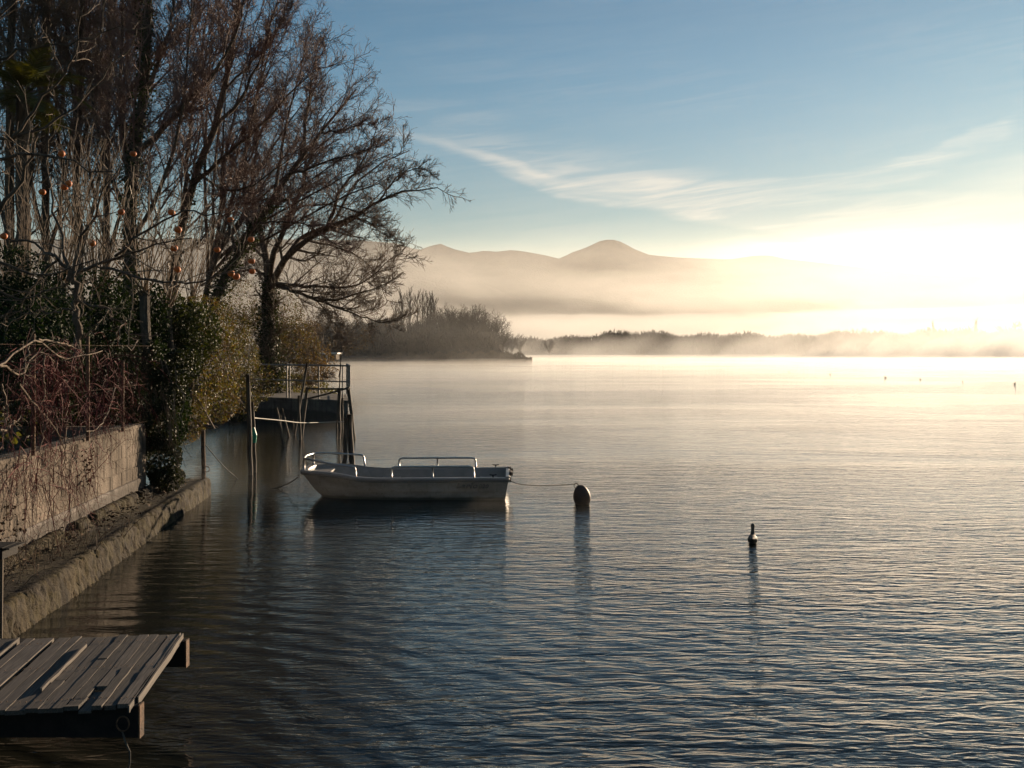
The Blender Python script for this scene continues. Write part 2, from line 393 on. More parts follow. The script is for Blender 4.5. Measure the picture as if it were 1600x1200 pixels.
def fog_sheet(name, Y0, pxr, pyr, nx, nz, fn, density, g=0.6, lean=0.0, color=(1, .99, .97)):
    """a bank of fog: a closed body whose thickness swells and thins; fn(px, py) -> thickness in metres"""
    px = np.linspace(pxr[0], pxr[1], nx); py = np.linspace(pyr[1], pyr[0], nz)
    PX, PY = np.meshgrid(px, py)
    T = fn(PX, PY)
    ex = np.clip(np.minimum(PX - pxr[0], pxr[1] - PX) / (0.10 * (pxr[1] - pxr[0])), 0, 1)
    ez = np.clip((PY - pyr[0]) / (0.25 * (pyr[1] - pyr[0])), 0, 1)
    T = np.maximum(T * ex * ez, 0) + 0.02
    X = (PX - 800) / FPX * Y0; Z = np.maximum(EYE - (PY - 546) / FPX * Y0, 0.02)
    F = np.stack([X, Y0 - T / 2 + 0 * X, Z], -1).reshape(-1, 3); B = np.stack([X, Y0 + T / 2, Z], -1).reshape(-1, 3)
    i = np.arange(nx * nz).reshape(nz, nx); n = nx * nz
    q = np.stack([i[:-1, :-1], i[:-1, 1:], i[1:, 1:], i[1:, :-1]], -1).reshape(-1, 4)
    Q = [q, q[:, ::-1] + n]
    for e, rev in ((i[0, :], 0), (i[-1, :], 1), (i[:, 0], 1), (i[:, -1], 0)):
        a, b = e[:-1], e[1:]
        f = np.stack([a, a + n, b + n, b], -1); Q.append(f if rev == 0 else f[:, ::-1])
    me = mesh_np(name, np.concatenate([F, B]), [np.concatenate(Q)], True)
    o = link(name, me, volmat(name, density, color, g)); tag(o, kind='stuff'); return o
def gau(PX, PY, cx, cy, sx, sy, tilt=0.0):
    dy = PY - cy - (PX - cx) * tilt
    return np.exp(-((PX - cx) / sx) ** 2 - (dy / sy) ** 2)
def fbm(PX, PY, seed, fx, fy): return vnoise(PX * fx, PY * fy, seed, 5, 1.0)
# cloud lying on the mountain side and round the sun
def fog_hill(PX, PY):
    w = (fbm(PX, PY, 11, .010, .030) - .5) * 22
    P = PY + w
    a = gau(PX, P, 690, 436, 95, 20, 0.12) * 0.55 + gau(PX, P, 560, 440, 140, 40) * .5
    b = gau(PX, P, 1230, 428, 210, 38, -0.10) * .9 + gau(PX, P, 900, 462, 120, 16, -.06) * 0.5
    b = b + gau(PX, P, 1190, 406, 120, 16) * .65
    c = gau(PX, P, 1500, 425, 230, 45) * 1.0 + gau(PX, P, 1380, 470, 420, 36) * 0.9
    base = 1.15 / (1 + np.exp(-(PY - 392) / 16.0))
    thin = 1 - .62 * gau(PX, P, 770, 474, 190, 15, .03) - .45 * gau(PX, P, 930, 420, 80, 16) - .3 * gau(PX, P, 1100, 488, 260, 8)
    return 110 * thin * (a + b + c + base) * (0.55 + 0.9 * fbm(PX, PY, 12, .008, .04))
fog_sheet('hillside_fog', 1000, (-300, 1900), (285, 545), 200, 60, fog_hill, 0.0024, .5)
# bright bank standing behind the far wood
def fog_low(PX, PY):
    top = 492 + (fbm(PX, PY * 0, 21, .008, 1) - .5) * 14 - np.clip(PX - 1100, 0, 500) * .03
    soft = 1 / (1 + np.exp(-(PY - top) / 2.2))
    left = 1 / (1 + np.exp(-(PX - 770 - (PY - 500) * -1.0) / 40.0))
    return 150 * soft * (0.12 + .88 * left) * (0.6 + 0.8 * fbm(PX, PY, 22, .006, .05))
fog_sheet('low_fog_bank', 760, (420, 1900), (470, 548), 190, 50, fog_low, 0.0056, .5)
# steam rising from the lake before the far wood
def steam_far(PX, PY):
    x = PX + (PY - 550) * 0.5
    col_ = fbm(x, PY, 31, .022, .03)
    h = 26 + 28 * col_ ** 1.5 + np.clip((PX - 1000) / 300, 0, 1) * 26
    rise = np.clip((PY - (558 - h)) / h, 0, 1)
    return 42 * rise ** 1.1 * (0.25 + 1.1 * fbm(x, PY, 32, .02, .02)) * (.60 + np.clip((PX - 1050) / 250, 0, 1.8))
fog_sheet('lake_steam', 330, (560, 1850), (495, 558), 420, 50, steam_far, 0.030, .45)
def steam_near(PX, PY):
    x = PX + (PY - 700) * .3
    up = np.clip((PY - (690 + 40 * fbm(x, PY * 0, 51, .02, 1))) / 90, 0, 1)
    return 1.3 * up * (0.15 + 1.1 * fbm(x, PY, 52, .012, .02)) * np.clip(1.35 - abs(PX - 430) / 330, .0, 1)
fog_sheet('lake_steam', 15.0, (230, 860), (650, 800), 120, 40, steam_near, 0.030, .5)
def steam_mid(PX, PY):
    x = PX + (PY - 560) * 0.6
    h = 10 + 22 * fbm(x, PY * 0, 41, .03, 1) ** 1.6
    rise = np.clip((PY - (568 - h)) / h, 0, 1)
    return 14 * rise ** 1.5 * (0.2 + 1.4 * fbm(x, PY, 42, .03, .03)) * .25
fog_sheet('lake_steam', 150, (380, 1800), (530, 571), 420, 36, steam_mid, 0.028, .6)

def veil_point(PX, PY): return 22 * np.clip((PY - 450) / 60, 0, 1) * (.5 + .8 * fbm(PX, PY, 81, .012, .03))
fog_sheet('mist_veil', 172, (330, 960), (425, 562), 90, 40, veil_point, 0.0024, .5)
# thin mist lying on the open lake
def lake_mist(x0, x1, y0, y1, nx, ny, h0, density):
    ys = y0 * (y1 / y0) ** np.linspace(0, 1, ny); u = np.linspace(0, 1, nx)
    X = (x0 + (x1 - x0) * u)[None] * (ys / y1)[:, None]; Y = np.repeat(ys[:, None], nx, 1)
    X = X + np.interp(ys, [y0, y1], [0.0, 0.0])[:, None]
    n = vnoise(X * .02, Y * .02, 71, 4, 1.0); n2 = vnoise(X * .16, Y * .05, 72, 3, 1.0)
    e = np.clip(np.minimum(u, 1 - u) / .06, 0, 1)[None] * np.clip((Y - y0) / (y0 * 1.2), 0, 1) ** .8
    T = np.maximum(h0 * e * (.25 + 1.1 * n + .35 * n2), 0) + .01
    A = np.stack([X, Y, .02 + 0 * X], -1).reshape(-1, 3); B = np.stack([X, Y, .02 + T], -1).reshape(-1, 3)
    i = np.arange(nx * ny).reshape(ny, nx); q = np.stack([i[:-1, :-1], i[:-1, 1:], i[1:, 1:], i[1:, :-1]], -1).reshape(-1, 4); m = nx * ny
    Q = [q[:, ::-1], q + m]
    for e_, rev in ((i[0, :], 0), (i[-1, :], 1), (i[:, 0], 1), (i[:, -1], 0)):
        a, b = e_[:-1], e_[1:]; f = np.stack([a, b, b + m, a + m], -1); Q.append(f[:, ::-1] if rev else f)
    o = link('lake_mist', mesh_np('lake_mist', np.concatenate([A, B]), [np.concatenate(Q)], True), volmat('lake_mist', density, (1, .98, .95), .45)); tag(o, kind='stuff')
lake_mist(-150, 420, 40, 385, 120, 150, .62, .0070)
lake_mist(-9, 100, 13.0, 39.5, 120, 60, .50, .0090)
# ================================================================== NEAR STRUCTURES
m_steel_black = pmat('black_painted_steel', (0.008, 0.008, 0.009), (0.022, 0.018, 0.016), rough=0.8, spec=.25, scale=14, bump=0.3, bscale=60, metal=0.0)
m_rust = pmat('rusty_steel', (0.05, 0.026, 0.014), (0.17, 0.085, 0.04), rough=0.8, scale=18, bump=0.5, bscale=90)
m_galv = pmat('galvanised_tube', (0.16, 0.15, 0.14), (0.30, 0.28, 0.26), rough=0.45, scale=12, metal=0.6, bump=0.1)
m_chrome = pmat('polished_steel_rail', (0.36, 0.35, 0.34), (0.48, 0.47, 0.45), rough=0.36, scale=5, metal=1.0)
m_plank = pmat('weathered_plank', (0.030, 0.025, 0.022), (0.15, 0.122, 0.10), c3=(0.080, 0.066, 0.055), rough=0.85, zrot=-0.1293, scale=1.0, detail=9, stretch=(120, 4, 120), bump=0.35, bscale=2.0, attr_var=0.36, lo=.30, hi=.70, bdist=.0016)
m_pole = pmat('wet_pole_wood', (0.030, 0.022, 0.016), (0.115, 0.082, 0.055), rough=0.75, scale=1.0, detail=8, stretch=(30, 30, 2.5), bump=0.8, bscale=2.0, bdist=.01)
m_rope = pmat('old_rope', (0.05, 0.045, 0.04), (0.11, 0.10, 0.085), rough=0.9, scale=60)
m_hose = pmat('pale_rope', (0.30, 0.28, 0.25), (0.42, 0.40, 0.36), rough=0.7, scale=30)
m_green = pmat('green_plastic', (0.0, 0.20, 0.12), (0.01, 0.34, 0.20), rough=0.4, scale=20)

def concrete(name, base, dark, pale, streak=1.0, moss=0.0, wet_z=None):
    m, t = mat_new(name)
    out = N(t, 'ShaderNodeOutputMaterial'); p = N(t, 'ShaderNodeBsdfPrincipled', inp={'Roughness': 0.92, 'Specular IOR Level': 0.3})
    g = N(t, 'ShaderNodeNewGeometry')
    def ns(sc, s3, d=7, r=.62):
        mp = N(t, 'ShaderNodeMapping'); mp.inputs['Scale'].default_value = s3; L(t, g.outputs['Position'], mp.inputs[0])
        n = N(t, 'ShaderNodeTexNoise', inp={'Scale': sc, 'Detail': d, 'Roughness': r}); L(t, mp.outputs[0], n.inputs['Vector']); return n.outputs['Fac']
    big = ns(1.0, (1.3, 1.3, 1.3)); st = ns(1.0, (7, 7, 0.8)); fine = ns(1.0, (45, 45, 45), 4)
    def mix(fac, a, b):
        x = N(t, 'ShaderNodeMixRGB'); L(t, fac, x.inputs['Fac'])
        for k, v in (('Color1', a), ('Color2', b)):
            if isinstance(v, tuple): x.inputs[k].default_value = (*v, 1)
            else: L(t, v, x.inputs[k])
        return x.outputs[0]
    c = mix(SS(t, big, .38, .66), base, pale)
    c = mix(M(t, 'MULTIPLY', SS(t, st, .46, .70), 0.85 * streak), c, dark)
    c = mix(M(t, 'MULTIPLY', SS(t, ns(1.0, (9, 9, 2.2), 5), .60, .70), 0.5), c, pale)
    c = mix(M(t, 'MULTIPLY', SS(t, fine, .45, .75), 0.5), c, dark)
    if moss:
        c = mix(M(t, 'MULTIPLY', SS(t, ns(1.0, (6, 6, 6), 6), .44, .60), moss), c, (0.062, 0.050, 0.018))
    if wet_z is not None:
        sp = N(t, 'ShaderNodeSeparateXYZ'); L(t, g.outputs['Position'], sp.inputs[0])
        zz = M(t, 'ADD', sp.outputs[2], M(t, 'MULTIPLY', M(t, 'SUBTRACT', ns(1.0, (2, 2, 2), 4), 0.5), 0.35))
        wet = SS(t, zz, wet_z - .05, wet_z + .06, .75, 0.0)
        c = mix(wet, c, dark)
    L(t, c, p.inputs['Base Color'])
    b = N(t, 'ShaderNodeBump', inp={'Strength': 0.9, 'Distance': 0.012}); L(t, M(t, 'ADD', fine, M(t, 'MULTIPLY', ns(1.0, (14, 14, 14)), 2.0)), b.inputs['Height']); L(t, b.outputs[0], p.inputs['Normal'])
    L(t, p.outputs[0], out.inputs['Surface']); return m
m_wall = concrete('stained_wall_concrete', (0.118, 0.092, 0.070), (0.038, 0.029, 0.022), (0.24, 0.195, 0.155))
m_plinth = concrete('plinth_concrete', (0.17, 0.145, 0.125), (0.06, 0.05, 0.042), (0.32, 0.285, 0.26), wet_z=0.52)
m_ledge = concrete('mossy_ledge_concrete', (0.022, 0.016, 0.011), (0.006, 0.005, 0.004), (0.066, 0.050, 0.028), moss=0.45)
m_quay = concrete('quay_concrete', (0.11, 0.10, 0.09), (0.04, 0.036, 0.032), (0.20, 0.18, 0.155), streak=.8, wet_z=0.35)

# ---- retaining wall
def wall_x(y): return -4.95 - 0.0861 * (y - 9.72)
WD = np.array([-0.0858, 0.9963, 0.0]); WN = np.array([0.9963, 0.0858, 0.0])     # along the wall, out of the wall
W_END = 14.6
wa = math.atan2(-WD[0], WD[1])
wroot = wempty('retaining_wall', (wall_x(W_END), W_END, 0.27), 'stained concrete block wall holding back the bank beside the shore ledge', 'wall')
bl_meshes = []
for v in range(4):
    b = MB(); b.box((0, 0, 0), (0.20, 0.485, 0.1715))
    bm = bmesh.new(); me0 = mesh_np('block', np.concatenate(b.V), b.Q); bm.from_mesh(me0)
    bmesh.ops.bevel(bm, geom=bm.edges[:], offset=0.0035, segments=1, affect='EDGES')
    for vv in bm.verts: vv.co.x += rng.normal(0, .0004)
    me = bpy.data.meshes.new('concrete_block'); bm.to_mesh(me); bm.free(); bl_meshes.append(me); me.materials.append(m_wall)
s_len = 10.5; n_c = 4
for c_ in range(n_c):
    zc = 0.27 + 0.285 + 0.09 + c_ * 0.1825
    s0 = -0.25 if c_ % 2 else 0.0
    k = 0
    while s0 + k * 0.5 < s_len:
        a0 = max(0.0, s0 + k * 0.5); ln = s0 + (k + 1) * 0.5 - a0
        yc = a0 + ln / 2
        P = np.array([wall_x(W_END), W_END, zc]) - WD * yc - WN * (0.10 + rng.uniform(-.0016, .0016))
        o = bpy.data.objects.new('concrete_block', bl_meshes[(k * 3 + c_) % 4]); col.objects.link(o); o.parent = wroot
        o.location = Vector(P) - wroot.location; o.rotation_euler = (0, 0, wa)
        o.scale = (1, ln / 0.5, 1)
        k += 1
def wall_run(name, s_a, s_b, z0, z1, off_out, thick, mat, seg=60, wob=0.0, zj=0.0):
    """a course running along the wall, its outer face off_out proud of the blocks"""
    s = np.linspace(s_a, s_b, seg); mb = MB(); V = []
    for q in s:
        base = np.array([wall_x(W_END), W_END, 0]) - WD * q
        w = (vnoise(np.array([q * 3]), np.array([z0 * 5]), 3, 3)[0] - .5) * wob; w2 = (vnoise(np.array([q * 4]), np.array([9.0]), 5, 3)[0] - .5) * zj
        for (o_, z_) in ((off_out + w, z0), (off_out + w, z1 - .012 + w2), (off_out - .012 + w, z1 + w2), (off_out - thick, z1 + w2), (off_out - thick, z0)):
            V.append(base + WN * o_ + np.array([0, 0, z_]))
    n = 5; Q = []
    for i in range(seg - 1):
        for j in range(n):
            a = i * n + j; b = i * n + (j + 1) % n; Q.append([a, b, b + n, a + n])
    Q.append([0, 1, 2, 3]); T = [[0, 3, 4]]; e = (seg - 1) * n; Q.append([e + 3, e + 2, e + 1, e]); T.append([e + 4, e + 3, e])
    mb.add(V, Q=Q, T=T); return mb.build(name, mat, wroot)
wall_run('mortar_core', 0.004, s_len - .01, 0.54, 1.30, -0.010, .185, m_wall, seg=4)
wall_run('plinth', 0.0, s_len, 0.20, 0.552, 0.022, 0.22, m_plinth, wob=0.02)
wall_run('coping', 0.0, s_len, 1.288 - 0.003, 1.325, 0.014, 0.23, m_wall, wob=0.014, zj=.02)
# the return of the wall at its far end, going back into the bank
rb = MB(); c0 = np.array([wall_x(W_END), W_END, 0.0]) + WD * 0.003
rv = []
for (o_, a_) in ((0.0, 0.0), (-3.2, 0.0), (-3.2, 0.2), (0.0, 0.2)):
    for z_ in (0.15, 1.28): rv.append(c0 + WN * (o_ - .004) + WD * a_ + np.array([0, 0, z_]))
rb.add(rv, Q=[[0, 1, 3, 2], [2, 3, 5, 4], [4, 5, 7, 6], [6, 7, 1, 0], [1, 7, 5, 3], [0, 2, 4, 6]]); rb.build('return_wall', m_wall, wroot)

# ---- ledge along the water
def ledge_mesh():
    ny = 520; ys = np.linspace(4.0, 16.6, ny)
    # profile: (offset from the wall foot, height)
    pr = [(-.10, .27), (.02, .40), (.07, .41), (.12, .385), (.145, .29), (.20, .275), (.30, .27), (.40, .265), (.50, .262), (.60, .27), (.68, .285), (.735, .275),
          (.765, .235), (.775, .18), (.785, .12), (.80, .05), (.83, -.02), (.87, -.25)]
    V = np.zeros((ny, len(pr), 3))
    for j, (o_, z_) in enumerate(pr):
        wdt = np.interp(ys, [4, 9.7, 14.6, 16.6], [0.86, 0.85, 0.72, 0.70])
        oo = o_ * (wdt if j > 4 else 1.0)
        big = (vnoise(ys * 1.1, ys * 0 + j * .18, 7, 4) - .5); sm = (vnoise(ys * 7, ys * 0 + j * .9, 8, 3) - .5); rr = rng.normal(0, 1, ny)
        rough = 1.0 if j >= 10 or 0 < j < 5 else .35
        oo = oo + (big * .07 + sm * .045 + rr * .009) * rough * (j > 0)
        zz = z_ + (sm * .035 + rr * .005) * rough * (j > 0) + (big * .02) * (5 <= j <= 12)
        brk = (vnoise(ys * 2.2, ys * 0 + 3.3, 17, 3) > .60)
        if 1 <= j <= 3: zz = np.where(brk, zz - .07, zz)
        V[:, j, 0] = wall_x(ys) + WN[0] * oo; V[:, j, 1] = ys + WN[1] * oo; V[:, j, 2] = zz
    k = len(pr); i = np.arange(ny * k).reshape(ny, k)
    Q = np.stack([i[:-1, :-1], i[:-1, 1:], i[1:, 1:], i[1:, :-1]], -1).reshape(-1, 4)[:, ::-1]
    last = V[-1].copy(); last[:, 2] = -.4; last[:, 1] += .03
    VV = np.concatenate([V.reshape(-1, 3), last]); e = i[-1]; f = np.arange(k) + ny * k
    Q2 = np.stack([e[:-1], f[:-1], f[1:], e[1:]], -1)
    return mesh_np('shore_ledge', VV, [np.concatenate([Q, Q2])], True)
lo_ = link('shore_ledge', ledge_mesh(), m_ledge); tag(lo_, 'narrow broken concrete ledge with mossy edge running along the foot of the wall', 'ledge')
# loose rubble and dead leaves on the ledge
m_litter = pmat('dead_leaves', (0.05, 0.026, 0.012), (0.16, 0.095, 0.045), rough=.9, scale=9, attr_var=.4)
def leaf_soup(C, size, flat=0.0, asp=0.62, nrm=None, sd=None):
    """quads bent along the midrib; C (n,3) centres"""
    n = len(C); r_ = rng
    D = r_.normal(0, 1, (n, 3)); D[:, 2] *= (1 - flat); D /= np.linalg.norm(D, axis=1, keepdims=True) + 1e-9
    U = r_.normal(0, 1, (n, 3)) if nrm is None else nrm + r_.normal(0, .35, (n, 3))
    if flat: U = np.array([[0, 0, 1.0]]) + r_.normal(0, 1 - flat, (n, 3))
    S = np.cross(D, U); S /= np.linalg.norm(S, axis=1, keepdims=True) + 1e-9
    Nn = np.cross(S, D)
    sz = size * r_.uniform(.6, 1.3, n)[:, None]
    a = C - D * sz * .5; b = C + S * sz * asp * .5 + Nn * sz * .12; c = C + D * sz * .5; d = C - S * sz * asp * .5 + Nn * sz * .12
    V = np.stack([a, b, c, d], 1).reshape(-1, 3); i = np.arange(n)[:, None] * 4
    return V, np.concatenate([i + [[0, 1, 2]], i + [[0, 2, 3]]])
n = 700; yy = rng.uniform(7, 16.3, n); off = np.abs(rng.normal(0.14, .12, n)); off = np.where(rng.random(n) < .25, rng.uniform(.1, .5, n), off)
C = np.stack([wall_x(yy) + off, yy, .31 + rng.uniform(0, .03, n) + np.clip(.16 - off, 0, .16) * .6], 1)
V, T = leaf_soup(C, .055, flat=.7); mb = MB(); mb.add(V, T=T); o = mb.build('leaf_litter', m_litter); tag(o, kind='stuff')

# ---- fence on the wall
froot = wempty('wire_fence', (wall_x(12.1), 12.1, 1.32), 'wire mesh fence on slim rusty posts along the top of the wall', 'fence')
def pole(mb, a, b, r0, r1, k=7, bend=0.0, sides=9):
    a = np.array(a); b = np.array(b); t = np.linspace(0, 1, k)[:, None]
    P = a * (1 - t) + b * t + np.sin(t * np.pi) * np.array([bend, 0, 0]); P[1:-1] += rng.normal(0, abs(r0) * .12, P[1:-1].shape)
    mb.tube(P, np.linspace(r0, r1, k) * rng.uniform(.93, 1.07, k), sides)
for (yp, zt) in ((8.3, 2.55), (10.42, 2.56), (12.1, 2.56), (13.5, 2.25), (14.92, 2.52)):
    mb = MB(); q = W_END - yp; base = np.array([wall_x(yp) + .045, yp, 0.0])
    pole(mb, base + [0, 0, .9 if yp > 14 else 1.30], base + [0, 0, zt], .021, .021, k=4, sides=8)
    mb.build('post', m_rust, froot)
mb = MB(); wires = []
sp_ = 0.085; y0, y1, z0, z1 = 8.0, 14.9, 1.34, 2.46
for k in range(int((y1 - y0 + (z1 - z0)) / sp_)):
    s = y0 - (z1 - z0) + k * sp_
    for sg in (0, 1):
        ya, yb = s, s + (z1 - z0)
        za, zb = (z0, z1) if sg == 0 else (z1, z0)
        ca, cb = max(ya, y0), min(yb, y1)
        if cb - ca < .02: continue
        f = lambda y: za + (zb - za) * (y - ya) / (yb - ya)
        wires.append([[wall_x(ca) + .07 + sg * .004, ca, f(ca)], [wall_x(cb) + .07 + sg * .004, cb, f(cb)]])
Vw, Qw = tubes(np.array(wires), np.full((len(wires), 2), .0013), 3); mb.add(Vw, Q=Qw)
for zz in (1.36, 1.9, 2.45): mb.tube([(wall_x(8) + .07, 8, zz), (wall_x(14.9) + .07, 14.9, zz)], .0018, 4)
o = mb.build('mesh_wire', m_rust, froot); tag(o, kind='stuff')

# ---- landing stage in the corner
deck = wempty('landing_stage', (-3.4, 5.5, 0.0), 'weathered plank landing stage on black steel channels in the near corner', 'jetty')
DZ = 0.477
def channel(x0, x1, y, z_top, hgt=.168, fl=.075, th=.009, open_to=1):
    """a steel channel lying along x: web on the near side, flanges going back; closed end plate"""
    mb = MB()
    mb.box(((x0 + x1) / 2, y, z_top - hgt / 2), (x1 - x0, th, hgt))
    mb.box(((x0 + x1) / 2 - .0, y + fl / 2 * open_to + .0, z_top - th / 2), (x1 - x0 - .002, fl - th, th))
    mb.box(((x0 + x1) / 2 - .0, y + fl / 2 * open_to, z_top - hgt + th / 2), (x1 - x0 - .002, fl - th, th))
    return mb
def beam(name, x1, y, zt, hgt):
    mb = channel(-5.2, x1, y, zt, hgt); o = mb.build(name, m_steel_black, deck)
    e = MB(); e.box((x1 + .006, y + .026, zt - hgt / 2), (.010, .064, hgt + .012)); e.build('end_plate', m_rust, o).location = (0, 0, 0)
    return o
BN = beam('channel', (216 - 800) / FPX * 5.50, 5.50, DZ - .030, .170)
BF = beam('channel', (289 - 800) / FPX * 6.72, 6.72, DZ - .030, .170)
# mooring ring and short rope hanging from the near channel
mb = MB(); c = at(192, 1131, 5.46); a = np.linspace(0, 2 * np.pi, 20)
mb.tube([(c.x + .034 * math.cos(t), c.y, c.z + .040 * math.sin(t)) for t in a], .0045, 6, caps=False); mb.build('mooring_ring', m_rust, deck)
rp = [at(191, 1143, 5.46), at(196, 1160, 5.46), at(203, 1175, 5.47), at(203, 1190, 5.48), at(199, 1215, 5.5)]
mb = MB(); mb.tube(rp, .005, 6); o = mb.build('rope', m_rope); tag(o, 'short frayed rope dangling from the ring of the landing stage', 'rope')
# planks, each its own part.  pdir: running away from the viewer and a little left
pd = np.array([-0.13, 1.0, 0]); pd /= np.linalg.norm(pd); pn = np.array([pd[1], -pd[0], 0])
def plank(u0, u1, v0, v1, z, th=.024, tilt=0.0, yaw=0.0, mat=m_plank, name='plank'):
    """u: across (0 at the right edge, growing left), v: along (0 at the near end)"""
    nseg = 7; V = []
    org = np.array([-2.045, 5.44, 0.0])
    jl, jr = rng.uniform(-.004, .004, nseg), rng.uniform(-.004, .004, nseg)
    for i, t in enumerate(np.linspace(0, 1, nseg)):
        v = v0 + (v1 - v0) * t
        ev = rng.uniform(-.012, .012) if i in (0, nseg - 1) else 0
        sag = -.002 * math.sin(t * math.pi) + rng.normal(0, .0006)
        for (u, zz) in ((u0 + jr[i], z - tilt), (u1 + jl[i], z + tilt), (u1 + jl[i], z + tilt - th), (u0 + jr[i], z - tilt - th)):
            P = org + pd * (v + ev) - pn * (u + yaw * t) + np.array([0, 0, zz + sag]); V.append(P)
    Q = []
    for i in range(nseg - 1):
        for j in range(4):
            a = i * 4 + j; b = i * 4 + (j + 1) % 4; Q.append([a, b, b + 4, a + 4])
    Q += [[3, 2, 1, 0], [(nseg - 1) * 4 + j for j in range(4)]]
    mb = MB(); mb.add(V, Q=Q); return mb.build(name, mat, deck)
LEN = 1.385
plank(0.000, 0.012, .10, LEN - .02, DZ + .004, th=.045)                       # thin lath on edge, catching the sun
plank(0.020, 0.030, -.01, LEN, DZ + .002, th=.040)
u = 0.036
ws = [.062, .070, .058, .066, .072, .060, .075, .066, .100, .064, .11, .12, .09, .12, .10, .12, .11, .12, .10, .11, .12, .12, .1, .12, .11, .12, .12, .11, .12]
for i, w_ in enumerate(ws):
    u1 = u + w_ - .003
    v0, v1 = rng.uniform(-.012, .012), LEN + rng.uniform(-.012, .015)
    z = DZ + rng.uniform(-.0007, .0007)
    if i == 0:
        plank(u, u1, v0, .62, z + .001); plank(u, u1, .63, v1, z - .002)
    elif i == 1: plank(u, u1, v0 + .01, v1, z - .006, yaw=.004)
    elif i == 2: plank(u, u1, v0, .66, z + .003); plank(u, u1, .665, v1, z - .002)
    elif i == 3:
        plank(u, u1, v0, .30, z - .022, th=.012, mat=m_plank); plank(u, u1, .33, v1, z)
    elif i == 4: plank(u, u1, v0, .16, z + .005, yaw=-.01); plank(u, u1, .17, v1, z - .002)
    elif i == 5: plank(u, u1, v0, .85, z + .001); plank(u, u1, .855, v1, z + .004)
    elif i == 6: plank(u, u1, v0 + .01, v1, z - .003)
    elif i == 7: plank(u, u1, v0, .48, z + .002); plank(u, u1, .49, v1, z - .004)
    elif i == 8:
        plank(u, u1, v0, v1, z - .006); plank(u + .002, u + .016, .28, 1.16, z + .016, th=.022)    # raised batten
    elif i == 10:
        plank(u, u + .075, v0, v1, z); plank(u + .078, u + .095, -.01, .20, z + .016, th=.03)
    elif i == 12:
        plank(u, u1 - .03, v0, v1, z); u1 -= .012                                 # the wide gap
        plank(u1 + .020, u1 + .034, -.02, LEN + .01, z + .010, th=.04)
        u1 += .03
    else: plank(u, u1, v0, v1, z, tilt=rng.uniform(-.0016, .0016))
    u = u1 + .003
# stringer battens under the planks
for v in (.12, .70, 1.24):
    a = np.array([-2.075, 5.44, 0]) + pd * v
    mb = MB(); mb.box((a[0] - 1.45, a[1] + .02, DZ - .05), (2.9, .06, .034)); mb.build('batten', m_pole, deck)
mb = MB()                                                                    # nail heads along the stringers
for v in (.12, .70, 1.24):
    for k in range(44):
        P0 = np.array([-2.045, 5.44, 0]) + pd * (v + rng.uniform(-.012, .012)) - pn * (.03 + k * .035 + rng.uniform(-.004, .004)); mb.box((P0[0], P0[1], DZ + .0035), (.006, .006, .003))
tag(mb.build('nail_heads', m_rust, deck), kind='stuff')
# small debris on the stage
n = 30; V, T = leaf_soup(np.stack([rng.uniform(-3.6, -2.3, n), rng.uniform(5.5, 6.7, n), np.full(n, DZ + .008)], 1), .014, flat=.9)
mb = MB(); mb.add(V, T=T); o = mb.build('leaf_litter', m_litter); tag(o, kind='stuff')

# ---- old post with a black steel stub at the left edge of the view
r_ = wempty('mooring_post', tuple(at(1, 980, 8.0)), 'pale thin post with a short black steel beam end at the far left edge', 'post')
mb = MB(); a = at(1, 868, 8.0); mb.tube([(a.x, a.y, -.3), (a.x, a.y, .2), (a.x + .005, a.y, a.z)], .016, 8); mb.build('upright', m_pole, r_)
mb = MB(); a = at(-30, 852, 8.0); b_ = at(16, 868, 8.0); mb.box(((a.x + b_.x) / 2, 8.0, (a.z + b_.z) / 2), (b_.x - a.x, .25, .09)); mb.box((b_.x + .02, 8.0, a.z - .006), (.07, .25, .012)); mb.build('beam_end', m_steel_black, r_)

# ---- quay with railing
QR, QL = np.array([-5.30, 32.5]), np.array([-11.6, 36.98]); QB = np.array([-6.15, 37.0]); ZT = .75
quay = wempty('stone_quay', (-5.3, 32.5, 0), 'dark concrete quay platform with railing reaching into the water', 'quay')
qbk = QL + (QB - QR)
def prism(mb, pts, z0, z1):
    n = len(pts); V = [(p[0], p[1], z0) for p in pts] + [(p[0], p[1], z1) for p in pts]
    Q = [[i, (i + 1) % n, (i + 1) % n + n, i + n] for i in range(n)]; mb.add(V, Q=Q); b = mb.n - 2 * n
    T = [[b, b + i + 1, b + i] for i in range(1, n - 1)] + [[b + n, b + n + i, b + n + i + 1] for i in range(1, n - 1)]; mb.T.append(np.array(T))
mb = MB(); prism(mb, [QR, QB, qbk, QL][::-1], -.5, ZT - .10); mb.build('quay_wall', m_quay, quay, bevel=.02)
cc = (QR + qbk) / 2; ov = lambda p: cc + (p - cc) * 1.012
mb = MB(); prism(mb, [ov(QR), ov(QB), ov(qbk), ov(QL)][::-1], ZT - .097, ZT); mb.build('slab', m_quay, quay, bevel=.015)
rail = wempty('quay_railing', (-5.35, 32.6, ZT), 'galvanised tube railing round the edge of the quay', 'railing')
def qpt(px):   # point of the quay's front edge seen at column px
    d = (QL - QR); k = (px - 800) / FPX      # X = k Y
    t = (QR[0] - k * QR[1]) / (k * d[1] - d[0]); return QR + d * t + np.array([.05, .10])
zr = ZT + 1.12
for px in (361, 388.5, 392.5, 445, 449.5, 495, 532):
    p = qpt(px); mb = MB(); pole(mb, (p[0], p[1], ZT), (p[0], p[1], zr), .022, .022, k=3, sides=8); mb.build('post', m_galv, rail)
p0, p1 = qpt(350), qpt(543.5); pb = p1 + (QB - QR) * .95
